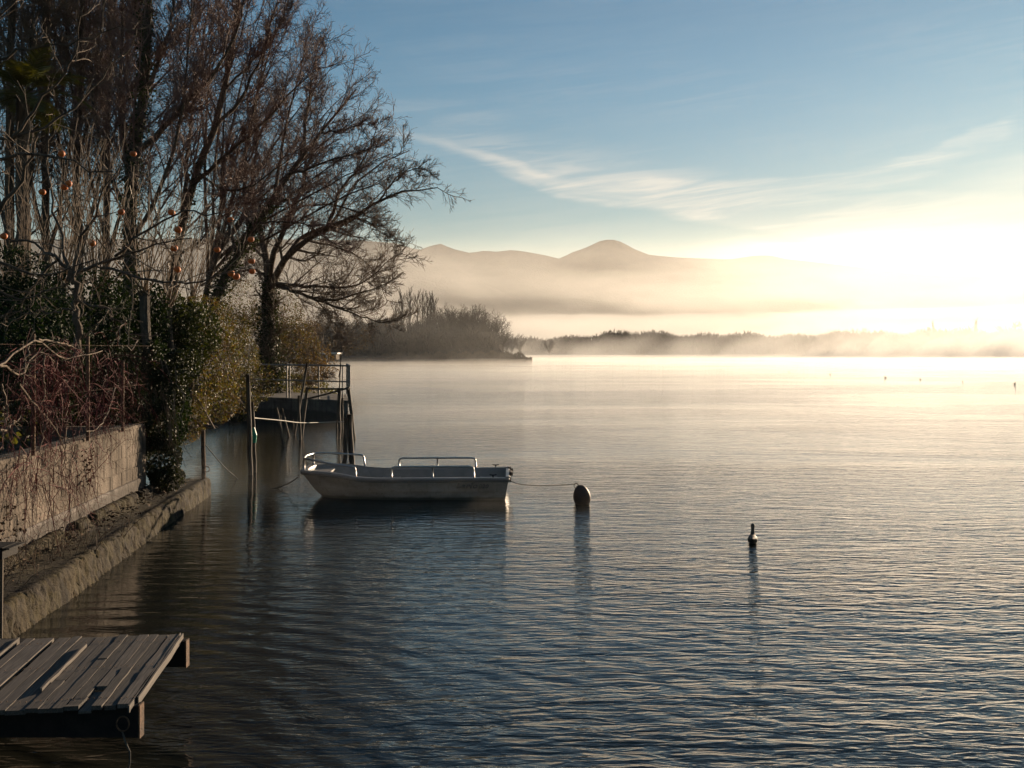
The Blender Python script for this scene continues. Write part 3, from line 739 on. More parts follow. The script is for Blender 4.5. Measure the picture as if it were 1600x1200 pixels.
for z_, r0 in ((zr, .028), (ZT + .60, .022)):
    mb = MB(); mb.tube([(p0[0], p0[1], z_), (p1[0], p1[1], z_)], r0, 8); mb.build('rail', m_galv, rail)
for t in (0, .33, .66, 1.0):
    q = p1 * (1 - t) + pb * t; mb = MB(); pole(mb, (q[0], q[1], ZT), (q[0], q[1], zr), .022, .022, k=3, sides=8); mb.build('post', m_galv, rail)
for i, z_ in enumerate(np.linspace(ZT + .14, zr, 7)):
    mb = MB(); mb.tube([(p1[0], p1[1], z_), (pb[0], pb[1], z_)], .028 if i == 6 else .009, 6); mb.build('rail' if i == 6 else 'side_wire', m_galv, rail)
# bent tube rising from the quay, and the ladder frame against its corner
mb = MB(); mb.tube([at(391, 608, 33.5), at(396, 609.5, 33.5), at(405, 601, 33.5), at(399, 594, 33.5)], .022, 8); o = mb.build('bent_tube', m_galv); tag(o, 'short bent pale tube sticking up at the left end of the quay', 'tube')

# ---- mooring poles: (top px, py), (foot px), distance, radius, label
def mpole(tp, bp, Y, r0, label, r1=None, lean_y=0.0, mat=None, z_foot=-.5, bend=0.0):
    a = at(bp[0], bp[1], Y); b = at(tp[0], tp[1], Y)
    a = Vector((a.x, a.y, a.z)); d = (b - a)
    a2 = a - d * ((a.z - z_foot) / d.z) if a.z > z_foot else a
    mb = MB(); pole(mb, a2, b + Vector((0, lean_y, 0)), r0, r1 or r0 * .8, k=9, bend=bend, sides=9)
    o = mb.build('mooring_pole', mat or m_pole, smooth=True); tag(o, label, 'pole', 'mooring poles in the shallows'); return o
P1 = wempty('mooring_post', tuple(at(318, 774, 16.45)), 'rusty steel mooring post with a ring standing at the end of the ledge', 'post')
mb = MB(); a = at(317.5, 672, 16.45); pole(mb, (a.x, 16.45, -.5), (a.x, 16.45, a.z), .038, .036, k=6); mb.build('upright', m_rust, P1)
mb = MB(); c = at(323, 733, 16.42); mb.tube([(c.x + .045 * math.cos(t), c.y, c.z + .045 * math.sin(t)) for t in np.linspace(0, 2 * math.pi, 16)], .007, 6, caps=False); mb.build('ring', m_rust, P1)
mpole((387, 585), (391.5, 742), 19.2, .050, 'tallest pole of the close pair left of the boat')
g_ = mpole((394, 628), (397.5, 736), 19.6, .040, 'shorter pole with green plastic wrapped round it, left of the boat', bend=.01)
mb = MB(); a0, a1 = at(395.6, 668, 19.55), at(397.6, 692, 19.55); mb.tube([a0, (a0 + a1) / 2 + Vector((.012, 0, 0)), a1], [.030, .050, .032], 8)
o = mb.build('plastic_wrap', m_green, g_); 
mpole((431.5, 637), (444, 698), 24.8, .040, 'leftmost leaning stake below the quay face')
mpole((437.5, 648), (441.5, 694), 25.2, .034, 'short upright stake crossing the leaning stakes below the quay')
mpole((440.5, 638), (452, 684), 27.5, .036, 'right stake of the leaning trio below the quay face')
mpole((480, 567), (468.5, 632), 28.0, .036, 'tall dark stake tilted to the right against the quay railing')
mpole((480, 605), (471, 682), 27.0, .050, 'thick stake tilted right carrying the left end of the cross bars')
mpole((467, 618), (470, 688), 26.6, .042, 'upright stake beside the thick tilted one', bend=-.02)
mpole((458, 655), (459, 688), 28.0, .026, 'thin low stake left of the two crossing stakes')
mpole((533.5, 543), (530, 612), 27.0, .017, 'very thin tall rod rising above the quay corner', mat=m_steel_black, z_foot=1.15)
mpole((530, 606), (529, 686), 27.0, .062, 'thick squat pole under the thin rod by the quay corner')
mpole((535, 622), (534.5, 684), 27.6, .036, 'slim pole just right of the squat pole at the quay corner')
mpole((527, 656), (526, 686), 26.7, .026, 'low thin stake left of the squat pole at the quay corner')
mpole((544, 606), (551.5, 688), 27.0, .056, 'bowed pole leaning out past the quay corner', bend=.03)
mpole((546.5, 647), (549, 729), 20.6, .066, 'thick mossy pole rising behind the bow rail of the boat')
mpole((541, 653), (538.5, 729), 20.5, .050, 'slimmer pole left of the thick one behind the bow rail')
for (a, b, lab) in (((480, 607), (545, 607.5), 'level bar between the stakes in front of the quay'), ((481, 623), (546, 605.5), 'slanting bar rising to the quay corner pole')):
    mb = MB(); mb.tube([at(*a, 27.05), at((a[0] + b[0]) / 2, (a[1] + b[1]) / 2 + .6, 27.0), at(*b, 26.95)], .026, 7); o = mb.build('cross_bar', m_pole); tag(o, lab, 'bar')
def rope(pts, r, mat, label):
    # smooth curve through given points
    P = [np.array(p) for p in pts]; out = []
    for i in range(len(P) - 1):
        p0 = P[max(i - 1, 0)]; p1_ = P[i]; p2 = P[i + 1]; p3 = P[min(i + 2, len(P) - 1)]
        for t in np.linspace(0, 1, 6)[:-1]:
            out.append(.5 * ((2 * p1_) + (-p0 + p2) * t + (2 * p0 - 5 * p1_ + 4 * p2 - p3) * t * t + (-p0 + 3 * p1_ - 3 * p2 + p3) * t ** 3))
    out.append(P[-1]); mb = MB(); mb.tube(out, r, 6); o = mb.build('mooring_rope', mat, smooth=True); tag(o, label, 'rope'); return o
rope([at(397, 653, 21), at(440, 657, 23), at(470, 660.5, 25), at(505, 660, 26.5), at(540, 659, 26.8)], .012, m_hose, 'pale slack line stretched between the poles under the quay')
rope([at(319, 692, 16.45), at(330, 706, 16.7), at(350, 729, 17.3), at(368, 745, 18.6), at(380, 758, 18.2)], .008, m_rope, 'thin line sagging from the rusty post into the water')
rope([at(467, 745, 16.6), at(455, 753, 16.9), at(440, 760, 17.3), at(425, 763.5, 17.42), at(408, 765.5, 17.7)], .010, m_rope, 'dark bow line dipping from the boat into the water')
# rotten timber and stick at the ledge edge
mb = MB(); mb.tube([at(285, 782, 15.0), at(284.5, 800, 14.95), at(284, 826, 14.9)], [.035, .045, .05], 7); o = mb.build('rotten_stake', m_pole); tag(o, 'rotten stake stump against the outer edge of the ledge', 'stake')
mb = MB(); mb.tube([at(247, 803, 14.0), at(255, 791, 14.1)], [.008, .006], 5); o = mb.build('broken_stick', m_hose); tag(o, 'short pale stick poking up from the ledge', 'stick')

# ---- boat
m_hull = pmat('white_hull_gelcoat', (0.20, 0.172, 0.15), (0.30, 0.262, 0.235), rough=0.38, scale=2.5, bump=0.05)
m_inner = pmat('boat_inside', (0.17, 0.155, 0.14), (0.25, 0.23, 0.21), rough=0.6, scale=4)
m_rub = pmat('grey_rubbing_strake', (0.09, 0.08, 0.075), (0.13, 0.12, 0.11), rough=0.6, scale=4)
m_letter = pmat('dark_lettering', (0.012, 0.012, 0.014), (0.018, 0.018, 0.02), rough=.6)
def stained_hull():
    m, t = mat_new('stained_hull'); out = N(t, 'ShaderNodeOutputMaterial'); p = N(t, 'ShaderNodeBsdfPrincipled', inp={'Roughness': 0.42}); g = N(t, 'ShaderNodeNewGeometry')
    def ns(s3, d=6):
        mp = N(t, 'ShaderNodeMapping'); mp.inputs['Scale'].default_value = s3; L(t, g.outputs['Position'], mp.inputs[0]); n = N(t, 'ShaderNodeTexNoise', inp={'Scale': 1.0, 'Detail': d, 'Roughness': .6}); L(t, mp.outputs[0], n.inputs['Vector']); return n.outputs['Fac']
    sp = N(t, 'ShaderNodeSeparateXYZ'); L(t, g.outputs['Position'], sp.inputs[0])
    def mx(f, a, b):
        x = N(t, 'ShaderNodeMixRGB'); L(t, f, x.inputs['Fac'])
        for k, v in (('Color1', a), ('Color2', b)):
            if isinstance(v, tuple): x.inputs[k].default_value = (*v, 1)
            else: L(t, v, x.inputs[k])
        return x.outputs[0]
    c = mx(SS(t, ns((2.5, 2.5, 5)), .35, .65), (0.20, 0.172, 0.15), (0.31, 0.27, 0.24))
    c = mx(M(t, 'MULTIPLY', SS(t, ns((22, 22, 1.6)), .54, .68), .45), c, (0.10, 0.082, 0.062))                 # run marks
    c = mx(M(t, 'MULTIPLY', SS(t, ns((3, 3, 60), 8), .58, .64), .30), c, (0.09, 0.08, 0.07))                   # scuffs
    z = M(t, 'ADD', sp.outputs[2], M(t, 'MULTIPLY', M(t, 'SUBTRACT', ns((5, 5, 5)), .5), .06))
    c = mx(SS(t, z, .02, .075, .85, 0.0), c, (0.045, 0.040, 0.024))                                            # weed line
    L(t, c, p.inputs['Base Color']); L(t, p.outputs[0], out.inputs['Surface']); return m
m_stained = stained_hull()
boat = empty('rowing_boat', (-1.70, 16.6, 0.0), 'white moored dinghy with bent tube rails and dark lettering near its stern', 'boat')
XB, XS = -1.72, 1.69
def hb(t, wf, wm, ws_):      # half breadth along the boat
    return np.interp(t, [0, .03, .08, .15, .25, .40, .60, .85, 1.0], [wf, wf + .07, wf + .15, wf + .225, wf + .275, wm, wm, wm - .02, ws_])
def shr(t): return np.interp(t, [0, .08, .14, .20, .26, .34, 1.0], [.452, .455, .445, .42, .385, .365, .372])
TS = np.array([0, .015, .04, .08, .12, .16, .20, .25, .30, .36, .45, .55, .65, .75, .85, .93, 1.0])
def ring(xb, xs, wf, wm, ws_, zf, bulge):
    x = xb + (xs - xb) * TS; y = hb(TS, wf, wm, ws_); z = zf(TS) if callable(zf) else np.full(len(TS), zf)
    near_ = np.stack([x, -y, z], 1)[::-1]; far_ = np.stack([x, y, z], 1)
    fy = np.linspace(-wf, wf, 7)[1:-1]; fr = np.stack([xb - bulge * (1 - (fy / wf) ** 2), fy, np.full(5, z[0] + .004)], 1)
    return np.concatenate([near_, fr, far_])
def loft(mb, rings, cap_first=False, cap_last=False, stern=True, flip=False):
    n = len(rings[0]); b0 = mb.n; mb.add(np.concatenate(rings)); Q = []
    for i in range(len(rings) - 1):
        for j in range(n - 1 if not stern else n):
            a = b0 + i * n + j; b = b0 + i * n + (j + 1) % n; q = [a, b, b + n, a + n]; Q.append(q[::-1] if flip else q)
    mb.Q.append(np.array(Q))
    for cap, i in ((cap_first, 0), (cap_last, len(rings) - 1)):
        if cap:
            m_ = n // 2; b = b0 + i * n
            qs = [[b + j, b + j + 1, b + n - 2 - j, b + n - 1 - j] for j in range(m_)]; mb.Q.append(np.array(qs))
    return mb
G_ = shr
hull = MB(); loft(hull, [ring(-1.10, 1.55, .18, .50, .52, -.12, .03), ring(-1.36, 1.585, .24, .60, .60, -.02, .05), ring(-1.42, 1.60, .27, .635, .63, .05, .05),
                         ring(-1.50, 1.612, .31, .665, .655, .135, .06), ring(-1.503, 1.613, .315, .680, .67, .142, .06),
                         ring(-1.66, 1.64, .40, .712, .70, lambda t: G_(t) - .075, .06)], cap_first=True)
hull.build('hull', m_stained, boat, smooth=False, bevel=.006)
st = MB(); loft(st, [ring(-1.665, 1.645, .405, .714, .703, lambda t: G_(t) - .074, .06), ring(-1.695, 1.66, .435, .742, .728, lambda t: G_(t) - .066, .06),
                     ring(-1.705, 1.665, .44, .748, .734, lambda t: G_(t) - .03, .06), ring(-1.69, 1.66, .43, .738, .724, lambda t: G_(t) - .018, .06)])
st.build('rubbing_strake', m_rub, boat)
gw = MB(); loft(gw, [ring(-1.687, 1.658, .428, .736, .722, lambda t: G_(t) - .018, .06), ring(-1.68, 1.655, .42, .730, .716, lambda t: G_(t), .06),
                     ring(-1.60, 1.60, .37, .670, .665, lambda t: G_(t) + .002, .03), ring(-1.585, 1.59, .36, .655, .65, lambda t: G_(t) - .03, .03)])
gw.build('gunwale', m_hull, boat, bevel=.004)
inn = MB(); loft(inn, [ring(-1.585, 1.588, .36, .654, .649, lambda t: G_(t) - .028, .03), ring(-1.40, 1.56, .30, .60, .60, .16, .02), ring(-1.30, 1.54, .26, .55, .56, .05, .02)], cap_last=True)
inn.build('cockpit', m_inner, boat)
for x_, nm in ((-.35, 'bench'), (1.30, 'bench')):
    mb = MB(); mb.box((x_, 0, .215), (.30, 1.20, .03)); mb.box((x_, 0, .13), (.22, 1.15, .14)); mb.build(nm, m_inner, boat, bevel=.006)
mb = MB(); prism(mb, [(-1.60, -.37), (-1.60, .37), (-1.28, .55), (-1.28, -.55)][::-1], .36, .395); mb.build('foredeck', m_inner, boat, bevel=.006)
def bend(pts, rad=.05, n=5):
    P = [Vector(p) for p in pts]; out = [P[0]]
    for i in range(1, len(P) - 1):
        a = (P[i - 1] - P[i]); b = (P[i + 1] - P[i]); ra = min(rad, a.length * .45, b.length * .45); a.normalize(); b.normalize()
        s0, s1 = P[i] + a * ra, P[i] + b * ra
        for t in np.linspace(0, 1, n): out.append(s0 * (1 - t) ** 2 + P[i] * 2 * t * (1 - t) + s1 * t * t)
    return out + [P[-1]]
TR = .0165
def X(px, Y=15.88): return (px - 800) / FPX * Y + 1.70       # local x of a photo column on the near side
hN, hF = -.70, .70
# bow rail: one U round the bow, standing on posts
zb = .455 + .185
mb = MB()
mb.tube(bend([(X(555.5), -.69, .37), (X(554.5), -.69, .535), (X(545), -.69, .55), (X(515), -.655, .585), (-1.52, -.50, zb - .01), (-1.66, -.40, zb),
              (-1.70, 0, zb + .005), (-1.66, .40, zb), (-1.50, .50, zb + .0), (X(557, 17.2), .655, zb - .045), (X(568, 17.3), .685, zb - .06), (X(571, 17.3), .69, .37)], .07), TR, 9)
mb.build('bow_rail', m_chrome, boat, smooth=True)
for s in (-1, 1):
    mb = MB(); mb.tube([(-1.655, .385 * s, .452), (-1.655, .385 * s, zb + .002)], TR, 8); mb.build('rail_post', m_chrome, boat, smooth=True)
def side_rail(xa, xb_, y, h, Yw):
    mb = MB(); xa, xb_ = X(xa, Yw), X(xb_, Yw)
    mb.tube(bend([(xa, y, .37), (xa + .005, y, .37 + h - .02), (xa + .06, y, .37 + h), (xb_ - .06, y, .37 + h + .004), (xb_ - .006, y, .37 + h - .02), (xb_, y, .37)], .05), TR, 9)
    mb.build('side_rail', m_chrome, boat, smooth=True)
    mb = MB(); xm = (xa + xb_) / 2; mb.tube([(xm, y, .37), (xm, y, .37 + h)], TR * .9, 8); mb.build('rail_post', m_chrome, boat, smooth=True)
side_rail(611.5, 740.5, -.69, .172, 15.91); side_rail(623.5, 743.5, .69, .160, 17.29)
def cleat(x_, y_):
    mb = MB(); z_ = .375; mb.tube([(x_, y_, z_), (x_, y_, z_ + .035)], .012, 8); mb.tube([(x_ - .055, y_, z_ + .046), (x_ - .03, y_, z_ + .038), (x_ + .03, y_, z_ + .038), (x_ + .055, y_, z_ + .046)], .009, 8)
    mb.build('cleat', m_steel_black, boat)
cleat(1.40, -.69); cleat(1.42, .69)
mb = MB(); mb.box((1.672, -.12, .33), (.035, .34, .16)); mb.box((1.70, -.12, .37), (.03, .22, .06)); mb.build('motor_pad', m_steel_black, boat, bevel=.005)
for s in (-1, 1):
    mb = MB(); mb.box((1.635, .66 * s, .376), (.075, .11, .03)); mb.build('corner_cap', m_hull, boat, bevel=.008)
mb = MB(); mb.box((1.655, .60, .365), (.06, .16, .05)); mb.box((1.70, .52, .33), (.04, .06, .09)); mb.build('stern_bracket', m_steel_black, boat, bevel=.006)
mb = MB(); mb.tube([(-1.77, 0, .40), (-1.79, 0, .385), (-1.775, 0, .365)], .01, 7); mb.build('bow_eye', m_chrome, boat)
def lettering(txt, size, loc, rot, mat, parent, shear=.28, spacing=1.1):
    cu = bpy.data.curves.new('lettering', 'FONT'); cu.body = txt; cu.size = size; cu.shear = shear; cu.space_character = spacing; cu.extrude = .0015; cu.offset = .0045
    tmp = bpy.data.objects.new('tmp', cu); col.objects.link(tmp); dg = bpy.context.evaluated_depsgraph_get()
    me = bpy.data.meshes.new_from_object(tmp.evaluated_get(dg)); bpy.data.objects.remove(tmp); bpy.data.curves.remove(cu)
    me.name = 'lettering'; me.materials.clear()
    o = link('lettering', me, mat, parent); o.location = loc; o.rotation_euler = rot; return o
tilt = math.atan2(.712 - .680, .295 - .142)
yl = lambda z: -(.680 + (.712 - .680) * (z - .142) / (.153)) - .021
lettering('Lario', .112, (X(712.5, 15.92), yl(.208) + .002, .208), (R(90) - tilt * 1.0, 0, 0), m_letter, boat).scale = (1.32, 1, 1)
lettering('320', .082, (X(748, 15.92), yl(.208) + .002, .208), (R(90) - tilt * 1.0, 0, 0), m_letter, boat).scale = (1.12, 1, 1)

# ---- buoy
m_buoy = pmat('weathered_buoy', (0.05, 0.020, 0.010), (0.11, 0.042, 0.02), rough=.6, scale=8, bump=.2)
by = empty('mooring_buoy', (at(909, 787, 15.62).x, 15.62, 0.0), 'dark egg shaped mooring buoy tied to the stern of the boat', 'buoy')
bm = bmesh.new(); bmesh.ops.create_uvsphere(bm, u_segments=28, v_segments=18, radius=1)
for v in bm.verts:
    z = v.co.z; k = 1 - .10 * z
    v.co = Vector((v.co.x * .136 * k, v.co.y * .136 * k, z * .178)); v.co.rotate(Euler((0, R(-9), 0))); v.co.z += .118
me = bpy.data.meshes.new('float_body'); bm.to_mesh(me); bm.free(); me.polygons.foreach_set('use_smooth', [True] * len(me.polygons)); link('float_body', me, m_buoy, by)
mb = MB(); cx_, cz_ = -.088, .282
mb.tube([(cx_ + .034 * math.cos(t), 0, cz_ + .036 * math.sin(t)) for t in np.linspace(0, 2 * math.pi, 16)], .008, 7, caps=False); mb.tube([(-.05, 0, .25), (-.08, 0, .268)], .012, 7); mb.build('eye_ring', m_steel_black, by)
rope([at(798.5, 752, 16.6), at(815, 757, 16.4), at(850, 758.8, 16.1), at(880, 757.8, 15.8), at(897, 756.5, 15.65)], .0065, m_rope, 'thin dark line from the stern of the boat to the buoy')

# ---- water birds
m_bird = pmat('dark_plumage', (0.035, 0.025, 0.018), (0.075, 0.055, 0.04), rough=.7, scale=30)
m_beak = pmat('beak', (.12, .07, .03), rough=.5)
def bird_mesh():
    """one continuous body, neck and head on the water; faces +y, length about 0.30"""
    sec = [(-.17, .075, .004, .004), (-.13, .060, .022, .018), (-.08, .045, .048, .042), (-.02, .038, .060, .052), (.04, .040, .056, .052), (.085, .062, .036, .045),
           (.098, .105, .022, .024), (.102, .140, .019, .020), (.112, .170, .024, .022), (.128, .188, .0235, .019), (.148, .186, .017, .013), (.160, .180, .010, .007)]
    n = 14; V = []; 
    for i, (y, z, rx, rz) in enumerate(sec):
        a = sec[max(i - 1, 0)]; b = sec[min(i + 1, len(sec) - 1)]; d = np.array([0, b[0] - a[0], b[1] - a[1]]); d /= np.linalg.norm(d)
        up = np.array([0, -d[2], d[1]])
        for j in range(n):
            t = 2 * math.pi * j / n; V.append(np.array([0, y, z]) + np.array([1, 0, 0]) * rx * math.cos(t) + up * rz * math.sin(t))
    Q = [[i * n + j, i * n + (j + 1) % n, (i + 1) * n + (j + 1) % n, (i + 1) * n + j] for i in range(len(sec) - 1) for j in range(n)]
    V += [np.array([0, -.175, .077]), np.array([0, .163, .179])]; c0, c1 = len(V) - 2, len(V) - 1; e = (len(sec) - 1) * n
    T = [[(j + 1) % n, j, c0] for j in range(n)] + [[e + j, e + (j + 1) % n, c1] for j in range(n)]
    return mesh_np('body', V, [np.array(Q), np.array(T)], True)
bmsh = bird_mesh(); bmsh.materials.append(m_bird)
bk = MB(); bk.tube([(0, .158, .180), (0, .185, .176)], [.007, .0015], 6); bkm = mesh_np('beak', np.concatenate(bk.V), bk.Q + bk.T); bkm.materials.append(m_beak)
def bird(loc, rz, s, label, group=None):
    r = empty('water_bird', loc, label, 'bird', group); r.rotation_euler = (0, 0, rz); r.scale = (s, s, s)
    for nm, me in (('body', bmsh), ('beak', bkm)):
        o = bpy.data.objects.new(nm, me); col.objects.link(o); o.parent = r
    return r
Yb = ground_y(848)
bird((at(1176, 848, Yb).x, Yb, 0), R(-14), 1.06, 'dark water bird seen from behind, swimming alone right of the buoy')
BN_ = ['third from the right of the dotted row before the glow', 'one bird left of the middle of the right-hand row', 'second from the right edge of the lake', 'the largest, nearest the right edge', 'just left of the bright part of the lake', 'below the far wood right of the picture centre', 'leftmost of all, close to the wooded point', 'alone in the mist between the point and the glow']
BN_[0], BN_[1] = 'fourth from the right edge, a clear dark dot', 'third from the right edge'
for i, (px, py, s) in enumerate(((1383.5, 589, .8), (1438, 592, .6), (1504.5, 595.5, .55), (1585.5, 599.5, .85), (1297, 584, .6), (1233, 580.5, .55), (1021, 569, .8), (1126, 575, .6))):
    Yq = ground_y(py + .8); bird((at(px, py, Yq).x, Yq, 0), R(70 + 37 * i), s, 'tiny distant water bird, ' + BN_[i], 'birds far out on the lake')
# ================================================================== PLANTS
m_bark = pmat('grey_brown_bark', (0.040, 0.028, 0.020), (0.13, 0.092, 0.062), rough=.9, scale=1.0, stretch=(14, 14, 3), bump=.8, bscale=3, bdist=.03)
m_twig = pmat('reddish_twigs', (0.105, 0.055, 0.046), (0.20, 0.115, 0.09), rough=.75, scale=1.5)
m_twig2 = pmat('brown_twigs', (0.095, 0.062, 0.042), (0.19, 0.130, 0.085), rough=.8, scale=1.5)
m_shoot = pmat('tan_shoots', (0.11, 0.062, 0.027), (0.25, 0.145, 0.065), rough=.5, scale=2.5)
m_ivy = pmat('ivy_leaves', (0.012, 0.020, 0.007), (0.038, 0.046, 0.014), rough=.55, scale=3, attr_var=.45, translucent=.20, tcol=(1.6, 1.5, .5), spec=.25)
m_laurel = pmat('evergreen_leaves', (0.008, 0.018, 0.006), (0.028, 0.044, 0.012), rough=.7, scale=2, attr_var=.4, translucent=.12, tcol=(1.5, 1.6, .5), spec=.2)
m_gold = pmat('autumn_leaves', (0.050, 0.034, 0.014), (0.125, 0.088, 0.032), rough=.6, scale=2.2, attr_var=.5, translucent=.38, tcol=(1.35, 1.15, .6))
m_olive = pmat('olive_leaves', (0.030, 0.034, 0.010), (0.090, 0.080, 0.022), rough=.5, scale=1.7, attr_var=.5, translucent=.42, tcol=(1.45, 1.4, .5))
m_creep = pmat('red_creeper_stems', (0.085, 0.012, 0.012), (0.20, 0.036, 0.030), rough=.7, scale=4)
m_vine = pmat('pale_vine_bark', (0.085, 0.058, 0.038), (0.20, 0.145, 0.10), rough=.8, scale=20, bump=.4, bscale=60)
m_fruit = pmat('ripe_persimmon', (0.42, 0.085, 0.012), (0.60, 0.16, 0.02), rough=.6, scale=12)
m_calyx = pmat('dry_calyx', (.06, .04, .02), (.10, .07, .03), rough=.9)
m_farwood = pmat('distant_twigs', (0.050, 0.040, 0.034), (0.085, 0.066, 0.052), rough=.95, scale=.2)
m_reed = pmat('reeds_and_brush', (0.060, 0.045, 0.030), (0.13, 0.095, 0.06), rough=.95, scale=.3)

def unit(v): return v / (np.linalg.norm(v, axis=-1, keepdims=True) + 1e-9)
def interp_poly(P, r, idx, t):
    """points, tangents and radii at parameter t (0..1) on polylines idx"""
    k = P.shape[1]; f = t * (k - 1); i = np.minimum(f.astype(int), k - 2); w = (f - i)[:, None]
    a, b = P[idx, i], P[idx, i + 1]
    return a * (1 - w) + b * w, unit(b - a), r[idx, i] * (1 - w[:, 0]) + r[idx, i + 1] * w[:, 0]
def grow(P, r, m, t0, t1, ln, ang, k=4, trop=(0, 0, .15), wig=.12, rr=.55, rtip=.0015, taper=.5, ln_par=True, rmax=None):
    """m children on every parent polyline"""
    n = len(P); idx = np.repeat(np.arange(n), m); N_ = n * m
    t = np.tile((np.arange(m) + .5) / m, n) + rng.uniform(-.5, .5, N_) / m; t = t0 + (t1 - t0) * np.clip(t, 0, 1)
    p, T, pr = interp_poly(P, r, idx, t)
    perp = unit(np.cross(T, rng.normal(0, 1, (N_, 3))))
    a = np.radians(ang) * rng.uniform(.65, 1.35, N_)[:, None]
    D = unit(T * np.cos(a) + perp * np.sin(a))
    plen = np.linalg.norm(np.diff(P, axis=1), axis=2).sum(1)[idx] if ln_par else np.ones(N_)
    Ls = plen * ln * (1 - taper * t) * rng.uniform(.6, 1.3, N_)
    out = np.zeros((N_, k, 3)); out[:, 0] = p; tr = np.array(trop)
    for j in range(1, k):
        D = unit(D + tr + rng.normal(0, wig, (N_, 3))); out[:, j] = out[:, j - 1] + D * (Ls / (k - 1))[:, None]
    r0 = np.maximum(pr * rr, rtip * 1.3)
    if rmax: r0 = np.minimum(r0, rmax)
    rad = r0[:, None] * (1 - np.linspace(0, 1, k))[None] + rtip * np.linspace(0, 1, k)[None]
    return out, rad
def resample(pts, r0, r1, k, jit=0.0, power=1.0):
    pts = np.array([tuple(p) for p in pts], float); d = np.concatenate([[0], np.cumsum(np.linalg.norm(np.diff(pts, axis=0), axis=1))]); s = np.linspace(0, d[-1], k)
    P = np.stack([np.interp(s, d, pts[:, i]) for i in range(3)], 1)
    Q = P.copy(); Q[1:-1] = (P[:-2] + 2 * P[1:-1] + P[2:]) / 4
    if jit: Q[1:-1] += rng.normal(0, jit, Q[1:-1].shape)
    t = np.linspace(0, 1, k) ** power
    return Q, r0 * (1 - t) + r1 * t
def limbs_px(lst, Y, k=12, jit=.0, scale=.74):
    """lst of (pixel points [(px, py, dY)], r0, r1)"""
    P, Rr = [], []
    for pts, r0, r1 in lst:
        q = [at(p[0], p[1], Y + (p[2] if len(p) > 2 else 0)) for p in pts]; a, b = resample(q, r0 * scale, r1 * scale, k, jit); P.append(a); Rr.append(b)
    return np.array(P), np.array(Rr)
def add_levels(mb, levels, sides):
    for (P, r), s in zip(levels, sides):
        V, Q = tubes(P, r, s); mb.add(V, Q=Q)
def ball_cloud(balls, n, shell=.5, seed=0, hole=.42, f=1.2):
    """n points inside ellipsoids [(cx,cy,cz,rx,ry,rz,weight)], denser to the shell, broken up by noise"""
    B = np.array(balls, float); w = B[:, 6] / B[:, 6].sum(); out = []
    tot = 0
    while tot < n:
        m = n; i = rng.choice(len(B), m, p=w); d = unit(rng.normal(0, 1, (m, 3))); rad = rng.random(m) ** (1 / 3 * (1 - shell) + .02)
        p = B[i, :3] + d * rad[:, None] * B[i, 3:6]
        nz = vnoise(p[:, 0] * f + p[:, 1] * .7 * f, p[:, 2] * f + p[:, 1] * f, seed + 50, 3)
        keep = (nz > hole + rng.normal(0, .04, m)) & (p[:, 2] > .03); p = p[keep]; out.append(p); tot += len(p)
        if len(out) > 30: break
    return np.concatenate(out)[:n]
def pball(px, py, Y, rx, ry, rd, w=1.0):
    c = at(px, py, Y); s = Y / FPX; return (c.x, c.y, c.z, rx * s, rd, ry * s, w)
def crown(name, root, C, size, mat, **kw):
    V, T = leaf_soup(C, size, **kw); mb = MB(); mb.add(V, T=T); o = mb.build(name, mat, root); tag(o, kind='stuff'); return o

def bare_tree(name, label, cat, limbs, Y, spec, tw_mat, bark=None, base=None, k=14, group=None, ivy=None):
    P, r = limbs_px(limbs, Y, k, jit=.02)
    b = base or tuple(P[0, 0]); root = wempty(name, tuple(b), label, cat, group)
    mb = MB()
    V, Q = tubes(P[:1], r[:1], 10); mb.add(V, Q=Q); mb.build('trunk', bark or m_bark, root, smooth=True)
    if len(P) > 1:
        mb = MB(); V, Q = tubes(P[1:], r[1:], 8); mb.add(V, Q=Q); o = mb.build('limbs', bark or m_bark, root, smooth=True); tag(o, kind='stuff')
    cur = (P, r); levels = []
    for s in spec:
        kk = dict(s); sides = kk.pop('sides', 3); cur = grow(*cur, **kk); levels.append((cur, sides))
    mb = MB(); add_levels(mb, [l for l, _ in levels], [s for _, s in levels])
    o = mb.build('crown', tw_mat, root); tag(o, kind='stuff')
    if ivy:
        n, t_hi, rad, sz = ivy
        idx = np.zeros(n, int) if n else None
        t = rng.random(n) ** 1.2 * t_hi; p, T, pr = interp_poly(P, r, idx, t)
        p = p + unit(rng.normal(0, 1, (n, 3))) * (pr[:, None] + np.abs(rng.normal(0, rad, (n, 1))))
        crown('ivy', root, p, sz, m_ivy)
    return root, levels

